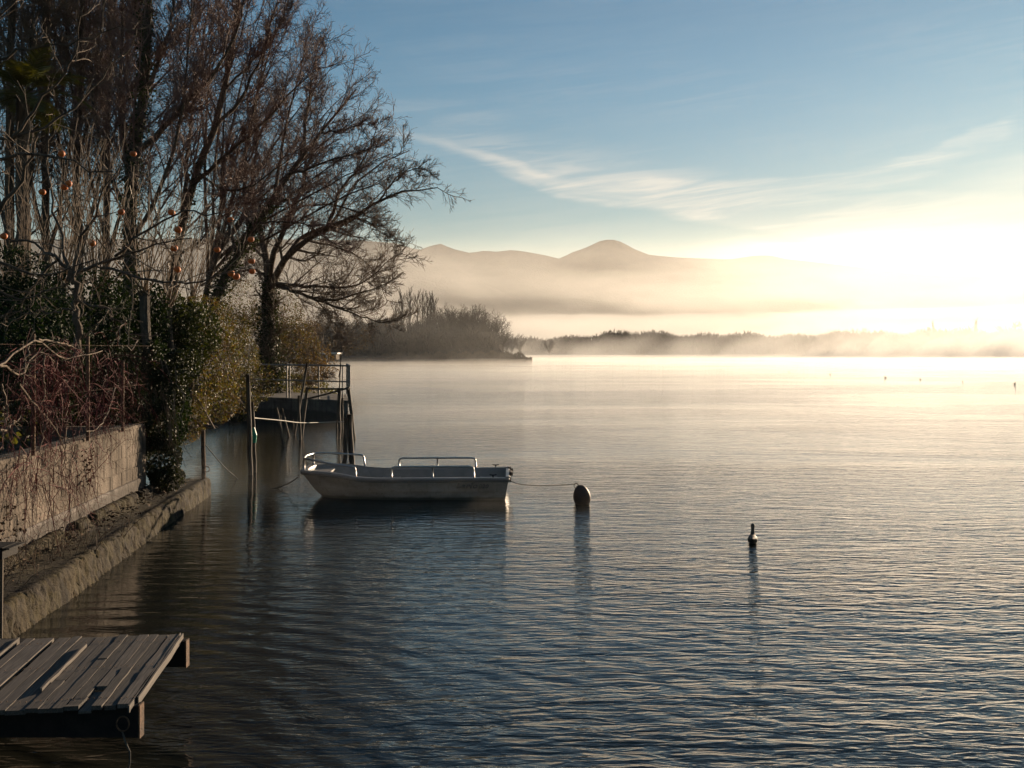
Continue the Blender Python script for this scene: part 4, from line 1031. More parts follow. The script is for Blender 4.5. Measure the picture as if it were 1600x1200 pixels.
# ---- the big spreading tree beside the quay (about 38 m away)
Y = 38
D_l = [([(424, 610), (420, 540), (419, 480), (421, 432, 0)], .40, .27),
       ([(421, 440), (415, 405), (412, 378, .5), (400, 340, 1), (392, 290, 1.5), (402, 230, 1.5), (400, 150, 2)], .20, .03),
       ([(421, 436), (426, 400, -.5), (438, 375, -1), (456, 330, -1), (470, 300, -1), (475, 285), (488, 232), (505, 195), (520, 170)], .17, .02),
       ([(428, 438), (436, 415, -.5), (450, 398, -1), (478, 375, -1.5), (505, 360, -2), (530, 345, -2), (560, 335, -2.5), (590, 318, -3), (612, 300, -3), (645, 296, -3), (684, 293, -3)], .19, .02),
       ([(450, 398, -1), (470, 366), (500, 360, .5), (522, 352), (545, 300), (572, 268), (605, 250), (640, 235)], .13, .018),
       ([(510, 358, -2), (520, 335, -2), (528, 300, -2), (560, 265, -2), (580, 225, -2), (592, 190, -2)], .10, .015),
       ([(432, 443), (460, 445, -1), (500, 449, -2), (545, 450, -2), (575, 440, -2.5), (600, 412, -3), (618, 398, -3)], .10, .014),
       ([(434, 446), (470, 460, -2), (505, 472, -2), (540, 465, -3), (580, 452, -3), (605, 445, -3), (624, 430, -3)], .11, .014),
       ([(500, 470, -2), (530, 482, -3), (565, 497, -3), (600, 505, -3.5), (625, 500, -4)], .06, .012),
       ([(495, 468, -2), (512, 490, -2.5), (525, 510, -3), (532, 530, -3)], .035, .008),
       ([(421, 432), (400, 420, .5), (372, 425, 1), (345, 440, 1), (320, 436, 1)], .10, .015),
       ([(415, 405), (395, 385, 1), (370, 370, 2), (340, 368, 2)], .09, .015),
       ([(456, 330, -1), (480, 320, -2), (520, 318, -2), (560, 330, -2), (600, 350, -2), (612, 372, -2)], .07, .012),
       ([(470, 300), (480, 260, 1), (475, 200, 2), (490, 140, 2), (500, 90, 2)], .09, .015),
       ([(545, 340, -2), (575, 345, -2), (600, 368, -3), (622, 385, -3)], .05, .01),
       ([(590, 318, -3), (620, 275, -3), (648, 262, -3), (672, 268, -3)], .05, .01),
       ([(478, 375, -1), (520, 385, 0), (555, 395, 0), (585, 420, 0), (605, 470, 0)], .06, .012)]
big, _ = bare_tree('bare_tree', 'large spreading leafless tree with forked trunk beside the quay', 'tree', D_l, Y,
    [dict(m=18, t0=.12, t1=1.0, ln=.30, ang=46, k=5, trop=(.02, 0, .10), wig=.17, rr=.45, rtip=.010, taper=.45, sides=4, rmax=.06),
     dict(m=10, t0=.10, t1=1.0, ln=.50, ang=44, k=4, trop=(0, 0, .06), wig=.18, rr=.55, rtip=.0065, taper=.35),
     dict(m=7, t0=.1, t1=1.0, ln=.55, ang=42, k=3, trop=(0, 0, .05), wig=.20, rr=.6, rtip=.0046, taper=.3)], m_twig2,
    base=(at(424, 600, 38).x, 38, .6), ivy=(5000, .98, .16, .10))

# ---- leaning and upright trees behind the fence
UP = [dict(m=13, t0=.18, t1=1.0, ln=.26, ang=34, k=6, trop=(.03, 0, .16), wig=.09, rr=.45, rtip=.009, taper=.45, sides=4, rmax=.032),
      dict(m=8, t0=.1, t1=1.0, ln=.44, ang=42, k=4, trop=(0, 0, .10), wig=.18, rr=.6, rtip=.0052, taper=.35),
      dict(m=6, t0=.1, t1=1.0, ln=.62, ang=48, k=3, trop=(0, 0, .08), wig=.22, rr=.6, rtip=.0038, taper=.3)]
def UPm(a, b, c): 
    s = [dict(x) for x in UP]; s[0]['m'], s[1]['m'], s[2]['m'] = a, b, c; return s
bare_tree('bare_tree', 'ivy clad upright leafless tree, the thickest trunk behind the fence', 'tree',
    [([(200, 560), (203, 470), (202, 380), (206, 300), (213, 220), (222, 150), (230, 60), (236, -30), (240, -140), (246, -330)], .24, .05),
     ([(212, 240), (240, 218, -.5), (290, 160, -1), (330, 120, -1), (355, 85, -1), (374, 45, -1), (386, -30, -1)], .11, .02),
     ([(204, 310), (192, 230, .5), (188, 150, 1), (190, 70, 1), (196, -40, 1)], .10, .03),
     ([(220, 160), (250, 95), (268, 30), (282, -60)], .08, .02),
     ([(226, 100), (215, 40, 1), (205, -60, 1)], .06, .02),
     ([(204, 340), (170, 270, 1), (150, 190, 1), (140, 90, 2), (140, -30, 2)], .09, .02),
     ([(203, 380), (240, 320, -1), (270, 250, -1), (285, 180, -1), (292, 100, -1), (300, 0, -1)], .08, .02)],
    24, UPm(22, 12, 9), m_twig, base=(at(200, 560, 24).x, 24, 1.0), ivy=(4200, .62, .12, .085))
bare_tree('bare_tree', 'tall multi-stemmed leafless tree right of the ivy clad trunk', 'tree',
    [([(262, 560), (266, 480), (282, 340), (300, 290), (322, 235), (340, 190), (354, 130), (367, 60), (376, -40), (388, -220)], .19, .04),
     ([(300, 290), (345, 250, -.5), (398, 205, -1), (430, 172, -1), (455, 140, -1), (500, 105, -1)], .09, .015),
     ([(285, 330), (292, 250, 1), (300, 160, 1), (318, 70, 1), (330, -40, 1)], .09, .02),
     ([(335, 200), (380, 150), (410, 90), (425, 30), (440, -30)], .07, .015),
     ([(310, 270), (352, 300, -1), (400, 290, -2), (440, 255, -2), (480, 225, -2)], .06, .012),
     ([(275, 400), (310, 380, -1), (345, 340, -1), (380, 320, -1), (420, 310, -1)], .05, .012),
     ([(352, 140), (390, 100), (420, 70), (450, 20)], .05, .012)],
    27, UPm(20, 11, 8), m_twig, base=(at(262, 560, 27).x, 27, 1.0), ivy=(1500, .4, .08, .085))
bare_tree('bare_tree', 'strongly leaning leafless tree with ivy on its trunk, left of the spreading tree', 'tree',
    [([(300, 575), (318, 520), (335, 465), (352, 430), (372, 400), (392, 368), (412, 330), (433, 296), (452, 272), (478, 236), (500, 208), (518, 184), (538, 162), (556, 140)], .25, .025),
     ([(392, 368), (382, 300, 1), (385, 230, 1), (400, 150, 1), (425, 70, 1), (445, 10, 1)], .11, .02),
     ([(452, 272), (490, 262, -1), (530, 245, -1), (570, 235, -1), (600, 225, -1)], .07, .012),
     ([(430, 300), (440, 230, 1), (455, 160, 1), (470, 110, 1), (482, 40, 1)], .08, .015),
     ([(470, 245), (478, 190), (484, 140), (492, 95), (498, 70)], .07, .012),
     ([(500, 208), (530, 205, -1), (560, 195, -1), (590, 195, -1)], .05, .01),
     ([(372, 400), (350, 330, 1), (345, 260, 1), (350, 180, 1), (360, 90, 1)], .08, .015),
     ([(400, 350), (440, 345, -1), (480, 350, -1), (520, 380, -1), (545, 400, -1)], .05, .01)],
    31, UPm(18, 11, 7), m_twig, base=(at(300, 575, 31).x, 31, 1.0), ivy=(3600, .60, .13, .09))
for i, (x0, Yq, lab) in enumerate(((14, 25, 'dark leafless trunk at the far left edge among the tall trees'), (70, 27, 'slim upright leafless tree second from the left edge'),
                                   (122, 26, 'brown leafless tree whose trunk rises between the palm and the ivy clad tree'), (165, 31, 'thin leafless tree close left of the ivy clad trunk'))):
    e = rng.uniform(-6, 6)
    bare_tree('bare_tree', lab, 'tree',
        [([(x0, 570), (x0 + 2, 450), (x0 + e * .5, 330), (x0 + e, 210), (x0 + 4, 90), (x0 + 8, -30), (x0 + 10, -180), (x0 + 14, -360)], .17 + .03 * (i == 0), .04),
         ([(x0, 420), (x0 + 28, 310), (x0 + 44, 200), (x0 + 52, 80), (x0 + 60, -60)], .08, .02),
         ([(x0, 380), (x0 - 24, 280, 1), (x0 - 34, 170, 1), (x0 - 36, 40, 1), (x0 - 38, -60, 1)], .08, .02),
         ([(x0, 250), (x0 + 26, 170), (x0 + 34, 60), (x0 + 50, -70)], .06, .015),
         ([(x0, 180), (x0 - 18, 90), (x0 - 20, -60)], .05, .015)],
        Yq, UPm(20, 11, 9), m_twig if i % 2 else m_twig2, base=(at(x0, 570, Yq).x, Yq, 1.0))

sil = [(345, -90), (385, -70), (425, -40), (462, 10), (498, 48), (530, 88), (560, 125), (585, 165), (598, 205), (612, 240), (628, 268)]
fan = [([(312, 575), (314, 520), (316, 470), (330, 420), (352, 350), (372, 280), (392, 200), (410, 110), (425, 20)], .16, .02)]
for i, (sx, sy) in enumerate(sil):
    a_ = .25 + .4 * ((i * 7) % 5) / 5; ox, oy = 316 + 36 * a_, 470 - 120 * a_
    fan.append(([(ox, oy, .5 * math.sin(i)), (ox + (sx - ox) * .3 - 12, oy + (sy - oy) * .36, math.sin(i * 2.1)), (ox + (sx - ox) * .65 - 8, oy + (sy - oy) * .70, 1.4 * math.sin(i * 1.3)), (sx, sy, 1.5 * math.cos(i))], .085, .010))
bare_tree('bare_tree', 'many-stemmed leafless tree fanning out between the leaning tree and the spreading tree', 'tree', fan, 34,
    [dict(m=15, t0=.2, t1=1.0, ln=.20, ang=38, k=5, trop=(.03, 0, .10), wig=.13, rr=.42, rtip=.008, taper=.35, sides=4, rmax=.022),
     dict(m=8, t0=.1, t1=1.0, ln=.50, ang=42, k=4, trop=(0, 0, .08), wig=.18, rr=.6, rtip=.0055, taper=.3),
     dict(m=5, t0=.1, t1=1.0, ln=.60, ang=48, k=3, trop=(0, 0, .06), wig=.22, rr=.6, rtip=.0042, taper=.3)], m_twig, base=(at(312, 575, 34).x, 34, 1.0))

# ---- palm, half hidden
palm = wempty('palm_tree', tuple(at(34, 560, 21)), 'palm with yellow-green fronds half hidden behind bare branches in the upper left', 'palm')
palm['_'] = 0; del palm['_']
mb = MB(); P, r_ = resample([at(36, 565, 21), at(38, 400, 21), at(34, 260, 21), at(36, 150, 21)], .15, .13, 14, .01); mb.add(*[tubes(P[None], r_[None], 10)[0]], Q=tubes(P[None], r_[None], 10)[1]); mb.build('trunk', m_bark, palm)
m_palm = pmat('palm_fronds', (0.05, 0.055, 0.014), (0.12, 0.115, 0.03), rough=.45, scale=1.2, attr_var=.35, translucent=.35, tcol=(1.3, 1.3, .4))
top = np.array(at(36, 150, 21)); 
for f_ in range(26):
    a = f_ * 2.4; el = rng.uniform(-.35, 1.25); d = np.array([math.cos(a) * math.cos(el), math.sin(a) * math.cos(el), math.sin(el)]); Lf = rng.uniform(1.0, 1.45)
    pts = [top]; dd = d.copy()
    for j in range(9): dd = unit(dd + np.array([0, 0, -.13])); pts.append(pts[-1] + dd * Lf / 9)
    pts = np.array(pts); mb = MB(); mb.tube(pts, np.linspace(.014, .004, 10), 4, caps=False)
    nl = 44; tt = np.linspace(.22, .99, nl); c = np.stack([np.interp(tt, np.linspace(0, 1, 10), pts[:, i]) for i in range(3)], 1)
    tg = unit(np.gradient(c, axis=0)); side = unit(np.cross(tg, [0, 0, 1.0])); 
    for s in (-1, 1):
        ld = unit(side * s + tg * .7 + np.array([0, 0, .1]) + rng.normal(0, .06, c.shape)); ll = (.34 * np.sin(np.pi * np.clip(tt * .9 + .12, 0, 1)) + .08)[:, None]
        w = unit(np.cross(ld, tg)) * 0 + tg * .009
        A = c - w; B = c + w; C_ = c + ld * ll * .55 + w; D_ = c + ld * ll * .55 - w; E = c + ld * ll + np.array([0, 0, -.05])
        V = np.stack([A, B, C_, D_, E], 1).reshape(-1, 3); i = np.arange(nl)[:, None] * 5; mb.add(V, Q=i + [[0, 1, 2, 3]], T=i + [[3, 2, 4]])
    mb.build('frond', m_palm, palm)

# ---- pollards with long straight shoots
def pollard(px, py, Y, nsh, lmin, lmax, label, spread=.42, r=.065):
    h = at(px, py, Y); root = wempty('pollard_willow', (h.x, h.y, 1.1), label, 'tree', None)
    mb = MB(); P, rr_ = resample([(h.x - .1, h.y, .9), (h.x + .05, h.y, (h.z + .9) / 2), (h.x, h.y, h.z)], r, r * 1.3, 9, .015); V, Q = tubes(P[None], rr_[None], 9); mb.add(V, Q=Q)
    bm = rng.normal(0, 1, (26, 3)); bm = unit(bm) * r * 1.1 + np.array([h.x, h.y, h.z]); 
    for q in bm[:14]: mb.tube([np.array([h.x, h.y, h.z - .08]), q, q + (q - np.array([h.x, h.y, h.z])) * .6], [r * .8, r * .5, r * .2], 6)
    mb.build('trunk', m_bark, root)
    n = int(nsh * .62); D = np.stack([rng.normal(.10, spread, n), rng.normal(0, spread, n), np.ones(n)], 1); D = unit(D); Ls = rng.uniform(lmin, lmax, n)
    k = 7; P = np.zeros((n, k, 3)); P[:, 0] = np.array([h.x, h.y, h.z]) + rng.normal(0, r * .6, (n, 3))
    for j in range(1, k): D = unit(D + np.array([0, 0, .06]) + rng.normal(0, .035, (n, 3))); P[:, j] = P[:, j - 1] + D * (Ls / (k - 1))[:, None]
    rad = rng.uniform(.007, .014, n)[:, None] * (1 - .72 * np.linspace(0, 1, k))[None]
    mb = MB(); add_levels(mb, [(P, rad)], [5]); c2 = grow(P, rad, 5, .3, .95, .22, 26, k=3, trop=(0, 0, .1), wig=.06, rr=.55, rtip=.003); add_levels(mb, [c2], [3])
    o = mb.build('shoots', m_shoot, root); tag(o, kind='stuff')
pollard(152, 462, 17, 46, 1.4, 3.0, 'pollard with a sheaf of tan shoots behind the second fence post', .30)
pollard(226, 462, 16.5, 40, 1.2, 2.6, 'pollard whose tan shoots fan out just left of the ivy column', .38)
pollard(262, 480, 18.5, 40, 1.0, 2.2, 'low pollard with short upright shoots near the ivy column', .26)
pollard(95, 455, 18, 50, 1.8, 3.4, 'pollard with very long upright shoots behind the first fence post', .22)
pollard(300, 468, 22, 40, 1.2, 2.4, 'rightmost pollard, its shoots crossing the leaning tree', .36)
pollard(30, 470, 19, 44, 1.6, 3.0, 'pollard with dense shoots at the left edge', .25)

# ---- persimmon tree over the fence
Yp = 12.2
kaki_l = [([(118, 560), (120, 500), (117, 450), (112, 425)], .060, .050),
          ([(115, 440), (90, 405), (60, 385, .5), (20, 372, .5), (-30, 365, .5)], .035, .010),
          ([(114, 428), (150, 415, -.3), (180, 400, -.6), (215, 395, -.8), (250, 380, -.9), (300, 372, -1)], .034, .008),
          ([(114, 428), (128, 380), (150, 330, -.3), (165, 290, -.5), (190, 255, -.5)], .032, .008),
          ([(112, 425), (95, 370, .4), (80, 310, .6), (70, 250, .6), (78, 190, .6)], .032, .008),
          ([(150, 415, -.3), (200, 430, -.7), (250, 440, -1), (300, 445, -1.2), (350, 430, -1.4), (380, 425, -1.4)], .026, .006),
          ([(180, 400, -.6), (230, 360, -1), (280, 330, -1.1), (330, 335, -1.2), (372, 345, -1.4)], .024, .006),
          ([(90, 405), (60, 430), (40, 470), (10, 490)], .022, .006),
          ([(120, 470), (160, 478, -.3), (190, 500, -.5), (215, 540, -.6)], .020, .005),
          ([(118, 480), (80, 490, .3), (40, 480, .3), (0, 500, .3)], .020, .005)]
kaki, lv = bare_tree('persimmon_tree', 'leafless persimmon tree behind the fence still hung with orange fruit', 'tree', kaki_l, Yp,
    [dict(m=8, t0=.2, t1=1.0, ln=.34, ang=48, k=6, trop=(0, 0, .02), wig=.22, rr=.5, rtip=.0042, taper=.35, sides=5, rmax=.013),
     dict(m=5, t0=.15, t1=1.0, ln=.40, ang=45, k=4, trop=(0, 0, .04), wig=.22, rr=.6, rtip=.0026, taper=.3)], m_vine, base=(at(118, 560, Yp).x, Yp, 1.1))
def fruit_mesh():
    bm = bmesh.new(); bmesh.ops.create_uvsphere(bm, u_segments=16, v_segments=10, radius=1)
    for v in bm.verts:
        a = math.atan2(v.co.y, v.co.x); k = 1 + .035 * math.cos(4 * a); v.co = Vector((v.co.x * .040 * k, v.co.y * .040 * k, v.co.z * .036 - (.006 if v.co.z > .9 else 0)))
    me = bpy.data.meshes.new('fruit'); bm.to_mesh(me); bm.free(); me.polygons.foreach_set('use_smooth', [True] * len(me.polygons)); return me
fm = fruit_mesh(); fm.materials.append(m_fruit)
cm = MB(); cm.add([(.022 * math.cos(a) * (1 if i % 2 == 0 else .45), .022 * math.sin(a) * (1 if i % 2 == 0 else .45), .034 + (0 if i % 2 else -.002)) for i, a in enumerate(np.linspace(0, 2 * math.pi, 9)[:-1])] + [(0, 0, .040)], T=[[i, (i + 1) % 8, 8] for i in range(8)]); cm.tube([(0, 0, .036), (.002, 0, .075)], .0028, 5)
cme = mesh_np('calyx', np.concatenate(cm.V), cm.Q + cm.T); cme.materials.append(m_calyx)
for (px, py) in ((101, 292), (107, 287), (66, 300), (189, 331), (6, 369), (278, 359), (272, 388), (277, 421), (339, 390), (268, 332), (360, 343), (361, 427), (369, 432), (144, 380), (392, 374), (393, 408), (394, 424), (208, 240), (96, 240)):
    f = at(px, py, Yp - rng.uniform(.6, 1.2)); o = bpy.data.objects.new('fruit', fm); col.objects.link(o); o.parent = kaki; o.location = f - kaki.location; s = rng.uniform(.9, 1.1); o.scale = (s, s, s * rng.uniform(.9, 1.05)); o.rotation_euler = (rng.uniform(-.3, .3), rng.uniform(-.3, .3), rng.uniform(0, 3))
    c = bpy.data.objects.new('calyx', cme); col.objects.link(c); c.parent = o

# ---- foreground branches reaching in from the left
bare_tree('bare_tree', 'nearest bare tree, only its crooked pale branches reaching in from the left edge', 'tree',
    [([(-170, 560), (-165, 480), (-150, 420), (-110, 380)], .09, .075),
     ([(-110, 380), (-60, 350), (-10, 330), (14, 312), (30, 290), (38, 266), (52, 232), (62, 205)], .050, .010),
     ([(-110, 380), (-70, 300), (-20, 245), (30, 235), (70, 240, -.2), (105, 252, -.3), (150, 262, -.3), (178, 268, -.3)], .036, .007),
     ([(-80, 320), (-30, 222), (15, 213), (50, 205), (90, 190, .2), (130, 150, .3), (165, 120, .4), (200, 80, .4)], .030, .006),
     ([(20, 213), (60, 150), (95, 130), (110, 95), (120, 50), (130, 10)], .020, .004),
     ([(-20, 100), (20, 85), (60, 78), (100, 70), (150, 62), (190, 40)], .020, .005),
     ([(-90, 370), (-30, 400), (20, 410), (60, 430), (100, 420), (150, 405)], .026, .006),
     ([(-60, 350), (-20, 440), (20, 470), (70, 455), (120, 430), (145, 405)], .022, .005),
     ([(-100, 380), (-60, 180), (-30, 60), (0, 20), (40, -20)], .03, .008)],
    9.6, [dict(m=7, t0=.25, t1=1.0, ln=.30, ang=46, k=6, trop=(.0, 0, .05), wig=.20, rr=.45, rtip=.0036, taper=.3, sides=5, rmax=.010),
          dict(m=5, t0=.15, t1=1.0, ln=.40, ang=42, k=4, trop=(0, 0, .05), wig=.20, rr=.6, rtip=.0022, taper=.3)], m_vine, base=(at(-170, 560, 9.6).x, 9.6, 1.1))

# ---- evergreens and shrubs on the bank
def shrub(name, label, cat, balls, n, size, mat, stems=26, hole=.42, f=1.2, shell=.5, seed=0, stem_mat=None, twigs=0, two=None):
    B = np.array(balls); c = B[:, :3].mean(0); base = (c[0], c[1], .9); root = wempty(name, base, label, cat)
    C = ball_cloud(balls, n, shell, seed, hole, f)
    P = []
    for i in range(stems):
        b = B[rng.integers(len(B))]; tgt = b[:3] + unit(rng.normal(0, 1, 3)) * b[3:6] * rng.uniform(.4, .95)
        st_ = np.array([b[0] * .6 + c[0] * .4 + rng.normal(0, .3), b[1] + rng.normal(0, .2), max(.9, b[2] - b[5] * .6)]); q, _r = resample([st_, (st_ + tgt) / 2 + rng.normal(0, .15, 3), tgt], .03, .006, 7); P.append(q)
    P = np.array(P); r = np.repeat(np.linspace(.018, .006, 7)[None], stems, 0); mb = MB(); add_levels(mb, [(P, r)], [5])
    g1 = grow(P, r, 6, .2, 1, .32, 40, k=4, trop=(0, 0, .06), wig=.2, rtip=.005); add_levels(mb, [g1], [3])
    if twigs: add_levels(mb, [grow(*g1, twigs, .1, 1, .45, 40, k=3, trop=(0, 0, .04), wig=.2, rtip=.0042)], [3])
    o = mb.build('stems', stem_mat or m_twig2, root); tag(o, kind='stuff')
    if two:
        k = int(n * two[0]); crown('foliage', root, C[:k], size, mat); crown('foliage', root, C[k:], size, two[1])
    else: crown('foliage', root, C, size, mat)
    return root
# dark laurels behind the fence: one continuous evergreen screen of several bushes
for i, (px, py, Yq, rx, ry, lab) in enumerate(((15, 470, 16.5, 75, 90, 'dark evergreen bush at the left edge behind the fence'), (75, 560, 14.6, 60, 120, 'black-green evergreen bush behind the first and second fence posts'),
        (130, 500, 16.5, 75, 85, 'dark evergreen bush behind the persimmon trunk'), (165, 600, 16.0, 60, 95, 'dark low evergreen bush behind the third fence post'), (205, 500, 18, 60, 80, 'tall laurel between the pollards and the ivy column'), (-60, 540, 15, 90, 130, 'dark evergreen mass leaving the picture on the left'), (240, 620, 17.0, 42, 90, 'dark evergreen bush right behind the ivy column'))):
    shrub('laurel_bush', lab, 'bush', [pball(px, py, Yq, rx, ry, 1.0), pball(px - 20, py + 30, Yq + .6, rx * .7, ry * .8, .9), pball(px + 25, py + 25, Yq + .4, rx * .6, ry * .7, .9)], 11000, .062, m_laurel, stems=10, hole=.34, f=1.6, shell=.35, seed=i)
shrub('glossy_bush', 'glossy dark green bush catching sparks of light above the ivy column', 'bush', [pball(255, 505, 19, 50, 52, .9, 1), pball(300, 520, 19.5, 42, 50, .9, 1), pball(275, 560, 19, 40, 45, .8, .8)], 11000, .062, m_ivy, hole=.42, f=2.2, seed=21)
shrub('overhanging_shrub', 'olive and brown shrub drooping over the water beyond the ledge', 'shrub',
      [pball(300, 590, 19.5, 45, 60, .9, 1.2), pball(285, 650, 19, 38, 45, .8, 1), pball(330, 560, 20.5, 48, 60, 1, 1.2), pball(345, 620, 21, 26, 42, .8, .6), pball(318, 500, 21, 50, 40, 1, .8)], 13000, .046, m_olive, stems=44, hole=.44, f=2.0, seed=22, twigs=4, two=(.5, m_gold))
shrub('quay_shrub', 'yellow-green leafy shrub hanging over the left end of the quay', 'shrub',
      [pball(365, 560, 32.5, 40, 48, 1.1, 1), pball(400, 595, 33.5, 34, 36, .8, .5), pball(372, 620, 31.5, 34, 40, .8, .6), pball(350, 520, 33, 40, 45, 1.2, 1)], 8500, .062, m_olive, hole=.45, f=1.3, seed=23, twigs=4, two=(.65, m_gold))
shrub('autumn_shrub', 'golden brown shrub behind the quay railing, under the spreading tree', 'shrub',
      [pball(400, 540, 40, 55, 62, 1.6, 1.2), pball(455, 545, 40.5, 46, 52, 1.5, 1), pball(430, 490, 41, 50, 40, 1.4, .9), pball(385, 480, 42, 50, 45, 1.4, .9)], 12500, .068, m_gold, stems=80, hole=.47, f=1.1, seed=24, twigs=7, two=(.45, m_olive))
shrub('russet_shrub', 'russet twiggy shrub at the right end behind the railing', 'shrub',
      [pball(485, 545, 41, 32, 45, 1.3, 1), pball(510, 575, 41.5, 22, 24, 1.1, .5), pball(480, 585, 40, 46, 26, 1.1, .8)], 3600, .066, m_gold, stems=70, hole=.46, f=1.0, seed=25, twigs=6)
shrub('bare_thicket', 'brown twiggy thicket on the shore beyond the quay', 'shrub',
      [pball(480, 510, 62, 60, 42, 2.4, 1), pball(540, 525, 68, 46, 32, 2.4, .8), pball(420, 500, 58, 70, 55, 2.4, 1)], 1500, .08, m_gold, stems=130, hole=.48, f=.7, seed=26, twigs=6)

# ---- ivy column spilling over the wall end
ivy = wempty('ivy', tuple(at(245, 760, 15.0)), 'glossy ivy tumbling from the last fence post over the end of the wall', 'ivy')
balls = [pball(236, 575, 14.9, 13, 45, .20, .8), pball(262, 610, 15.2, 26, 40, .38, 1.2), pball(250, 665, 15.1, 26, 40, .36, 1.3), pball(254, 715, 15.1, 28, 42, .36, 1.2), pball(262, 748, 15.1, 26, 20, .34, .5), pball(280, 575, 15.6, 24, 30, .4, .8), pball(235, 640, 14.8, 12, 30, .2, .5)]
C = ball_cloud(balls, 12000, .75, 31, .42, 3.5); crown('foliage', ivy, C, .042, m_ivy, asp=.9)
P = np.array([resample([(c.x + rng.normal(0, .05), c.y, c.z), (c.x + rng.normal(.1, .1), c.y - .1, c.z - .7), (c.x + rng.normal(.2, .15), c.y - .1, c.z - 1.4 + rng.uniform(0, .5))], .012, .004, 8, .02)[0] for c in [at(rng.uniform(232, 270), rng.uniform(560, 620), 15.0) for _ in range(26)]])
mb = MB(); add_levels(mb, [(P, np.repeat(np.linspace(.010, .003, 8)[None], 26, 0))], [4]); o = mb.build('stems', m_vine, ivy); tag(o, kind='stuff')
n = 260; tz = rng.random(n); C = np.stack([wall_x(14.92) + .05 + rng.normal(0, .035, n), 14.92 + rng.normal(0, .04, n), .95 + 1.5 * tz], 1); crown('foliage', ivy, C, .045, m_ivy, asp=.9)

# ---- creeper on fence and wall
cr = wempty('creeper', (wall_x(11), 11, 1.32), 'leafless red-stemmed creeper matted over the fence and hanging down the wall', 'creeper')
def wp(px, py, off=.16):
    """point on a plane standing off the wall face, seen at (px, py)"""
    k = (px - 800) / FPX; y = (-4.95 + .0861 * 9.72 + off) / (k + .0861); return Vector((k * y, y, EYE - (py - 546) / FPX * y))
main = [[(-10, 575), (10, 566), (28, 555), (40, 535), (58, 527), (75, 540), (92, 562), (115, 560), (132, 553), (150, 555), (160, 548)],
        [(0, 572), (15, 575), (30, 590), (42, 578), (50, 555), (70, 550), (85, 565)],
        [(45, 540), (38, 575), (36, 600)], [(70, 555), (68, 590), (72, 610), (68, 628)], [(0, 672), (12, 672), (22, 660), (32, 650)],
        [(180, 605), (172, 640), (160, 662), (145, 675), (135, 674)], [(105, 640), (102, 690), (100, 730)], [(75, 640), (70, 670), (62, 705), (60, 722)],
        [(30, 600), (60, 640), (80, 660), (98, 690), (104, 720)], [(2, 600), (14, 640), (8, 665)], [(60, 530), (95, 535), (120, 545)]]
P = np.array([resample([wp(*q) for q in m_], .011, .006, 14, .008)[0] for m_ in main]); r = np.repeat(np.linspace(.011, .005, 14)[None], len(P), 0)
mb = MB(); add_levels(mb, [(P, r)], [6]); g1 = grow(P, r, 7, .1, 1, .28, 60, k=6, trop=(0, 0, -.10), wig=.25, rtip=.002); add_levels(mb, [g1], [4]); o = mb.build('old_stems', m_vine, cr); tag(o, kind='stuff')
n = 230; st = [];
for i in range(n):
    if rng.random() < .72: px = rng.choice([rng.normal(92, 20), rng.normal(88, 22), rng.normal(170, 16), rng.uniform(-10, 200)]); py = rng.uniform(535, 640)
    else: px = rng.uniform(-15, 150); py = rng.uniform(690, 760)
    p = wp(np.clip(px, -20, 212), py, rng.uniform(.06, .2)); Ld = rng.uniform(.35, .95); q = [np.array(p)]; d = unit(np.array([rng.normal(0, .2), rng.normal(0, .8), rng.normal(-.4, .6)]))
    for j in range(7): d = unit(d + np.array([0, 0, -.22]) + np.array([.1, 1, .7]) * rng.normal(0, .25, 3)); q.append(q[-1] + d * Ld / 7)
    q = np.array(q); q[:, 0] = np.maximum(q[:, 0], wall_x(q[:, 1]) + .03); st.append(q)
P = np.array(st); r = np.repeat(np.linspace(.0042, .0018, 8)[None], n, 0); mb = MB(); add_levels(mb, [(P, r)], [4])
g = grow(P, r, 5, .1, 1, .34, 50, k=4, trop=(0, 0, -.12), wig=.28, rtip=.0014); g[0][..., 0] = np.maximum(g[0][..., 0], wall_x(g[0][..., 1]) + .012)
add_levels(mb, [g], [3]); g2 = grow(*g, 2, .1, 1, .5, 50, k=3, trop=(0, 0, -.1), wig=.3, rtip=.0013); g2[0][..., 0] = np.maximum(g2[0][..., 0], wall_x(g2[0][..., 1]) + .012); add_levels(mb, [g2], [3])
o = mb.build('red_tendrils', m_creep, cr); tag(o, kind='stuff')
C = np.array([wp(rng.uniform(-5, 45), rng.uniform(790, 870), rng.uniform(.04, .14)) for _ in range(70)] + [wp(rng.normal(138, 6), rng.uniform(700, 760), rng.uniform(.04, .1)) for _ in range(60)]); crown('dry_leaves', cr, C, .045, m_litter)

# low plants and roots growing at the lower left on the ledge
wd = wempty('dry_weeds', (wall_x(9.5) + .3, 9.5, .27), 'dry brown weed stalks on the ledge at the left edge', 'weeds')
n = 90; b = np.stack([wall_x(9) + rng.uniform(.02, .5, n), rng.uniform(8.2, 11.6, n), np.full(n, .27)], 1); P = [b]; d = unit(np.stack([rng.normal(.15, .35, n), rng.normal(0, .35, n), np.ones(n)], 1)); Lw = rng.uniform(.15, .55, n)[:, None]
for j in range(5): d = unit(d + rng.normal(0, .12, (n, 3)) + [0, 0, -.06 * j]); P.append(P[-1] + d * Lw / 5)
P = np.stack(P, 1); mb = MB(); add_levels(mb, [(P, np.repeat(np.linspace(.0035, .0015, 6)[None], n, 0))], [4]); o = mb.build('stalks', m_twig2, wd); tag(o, kind='stuff')

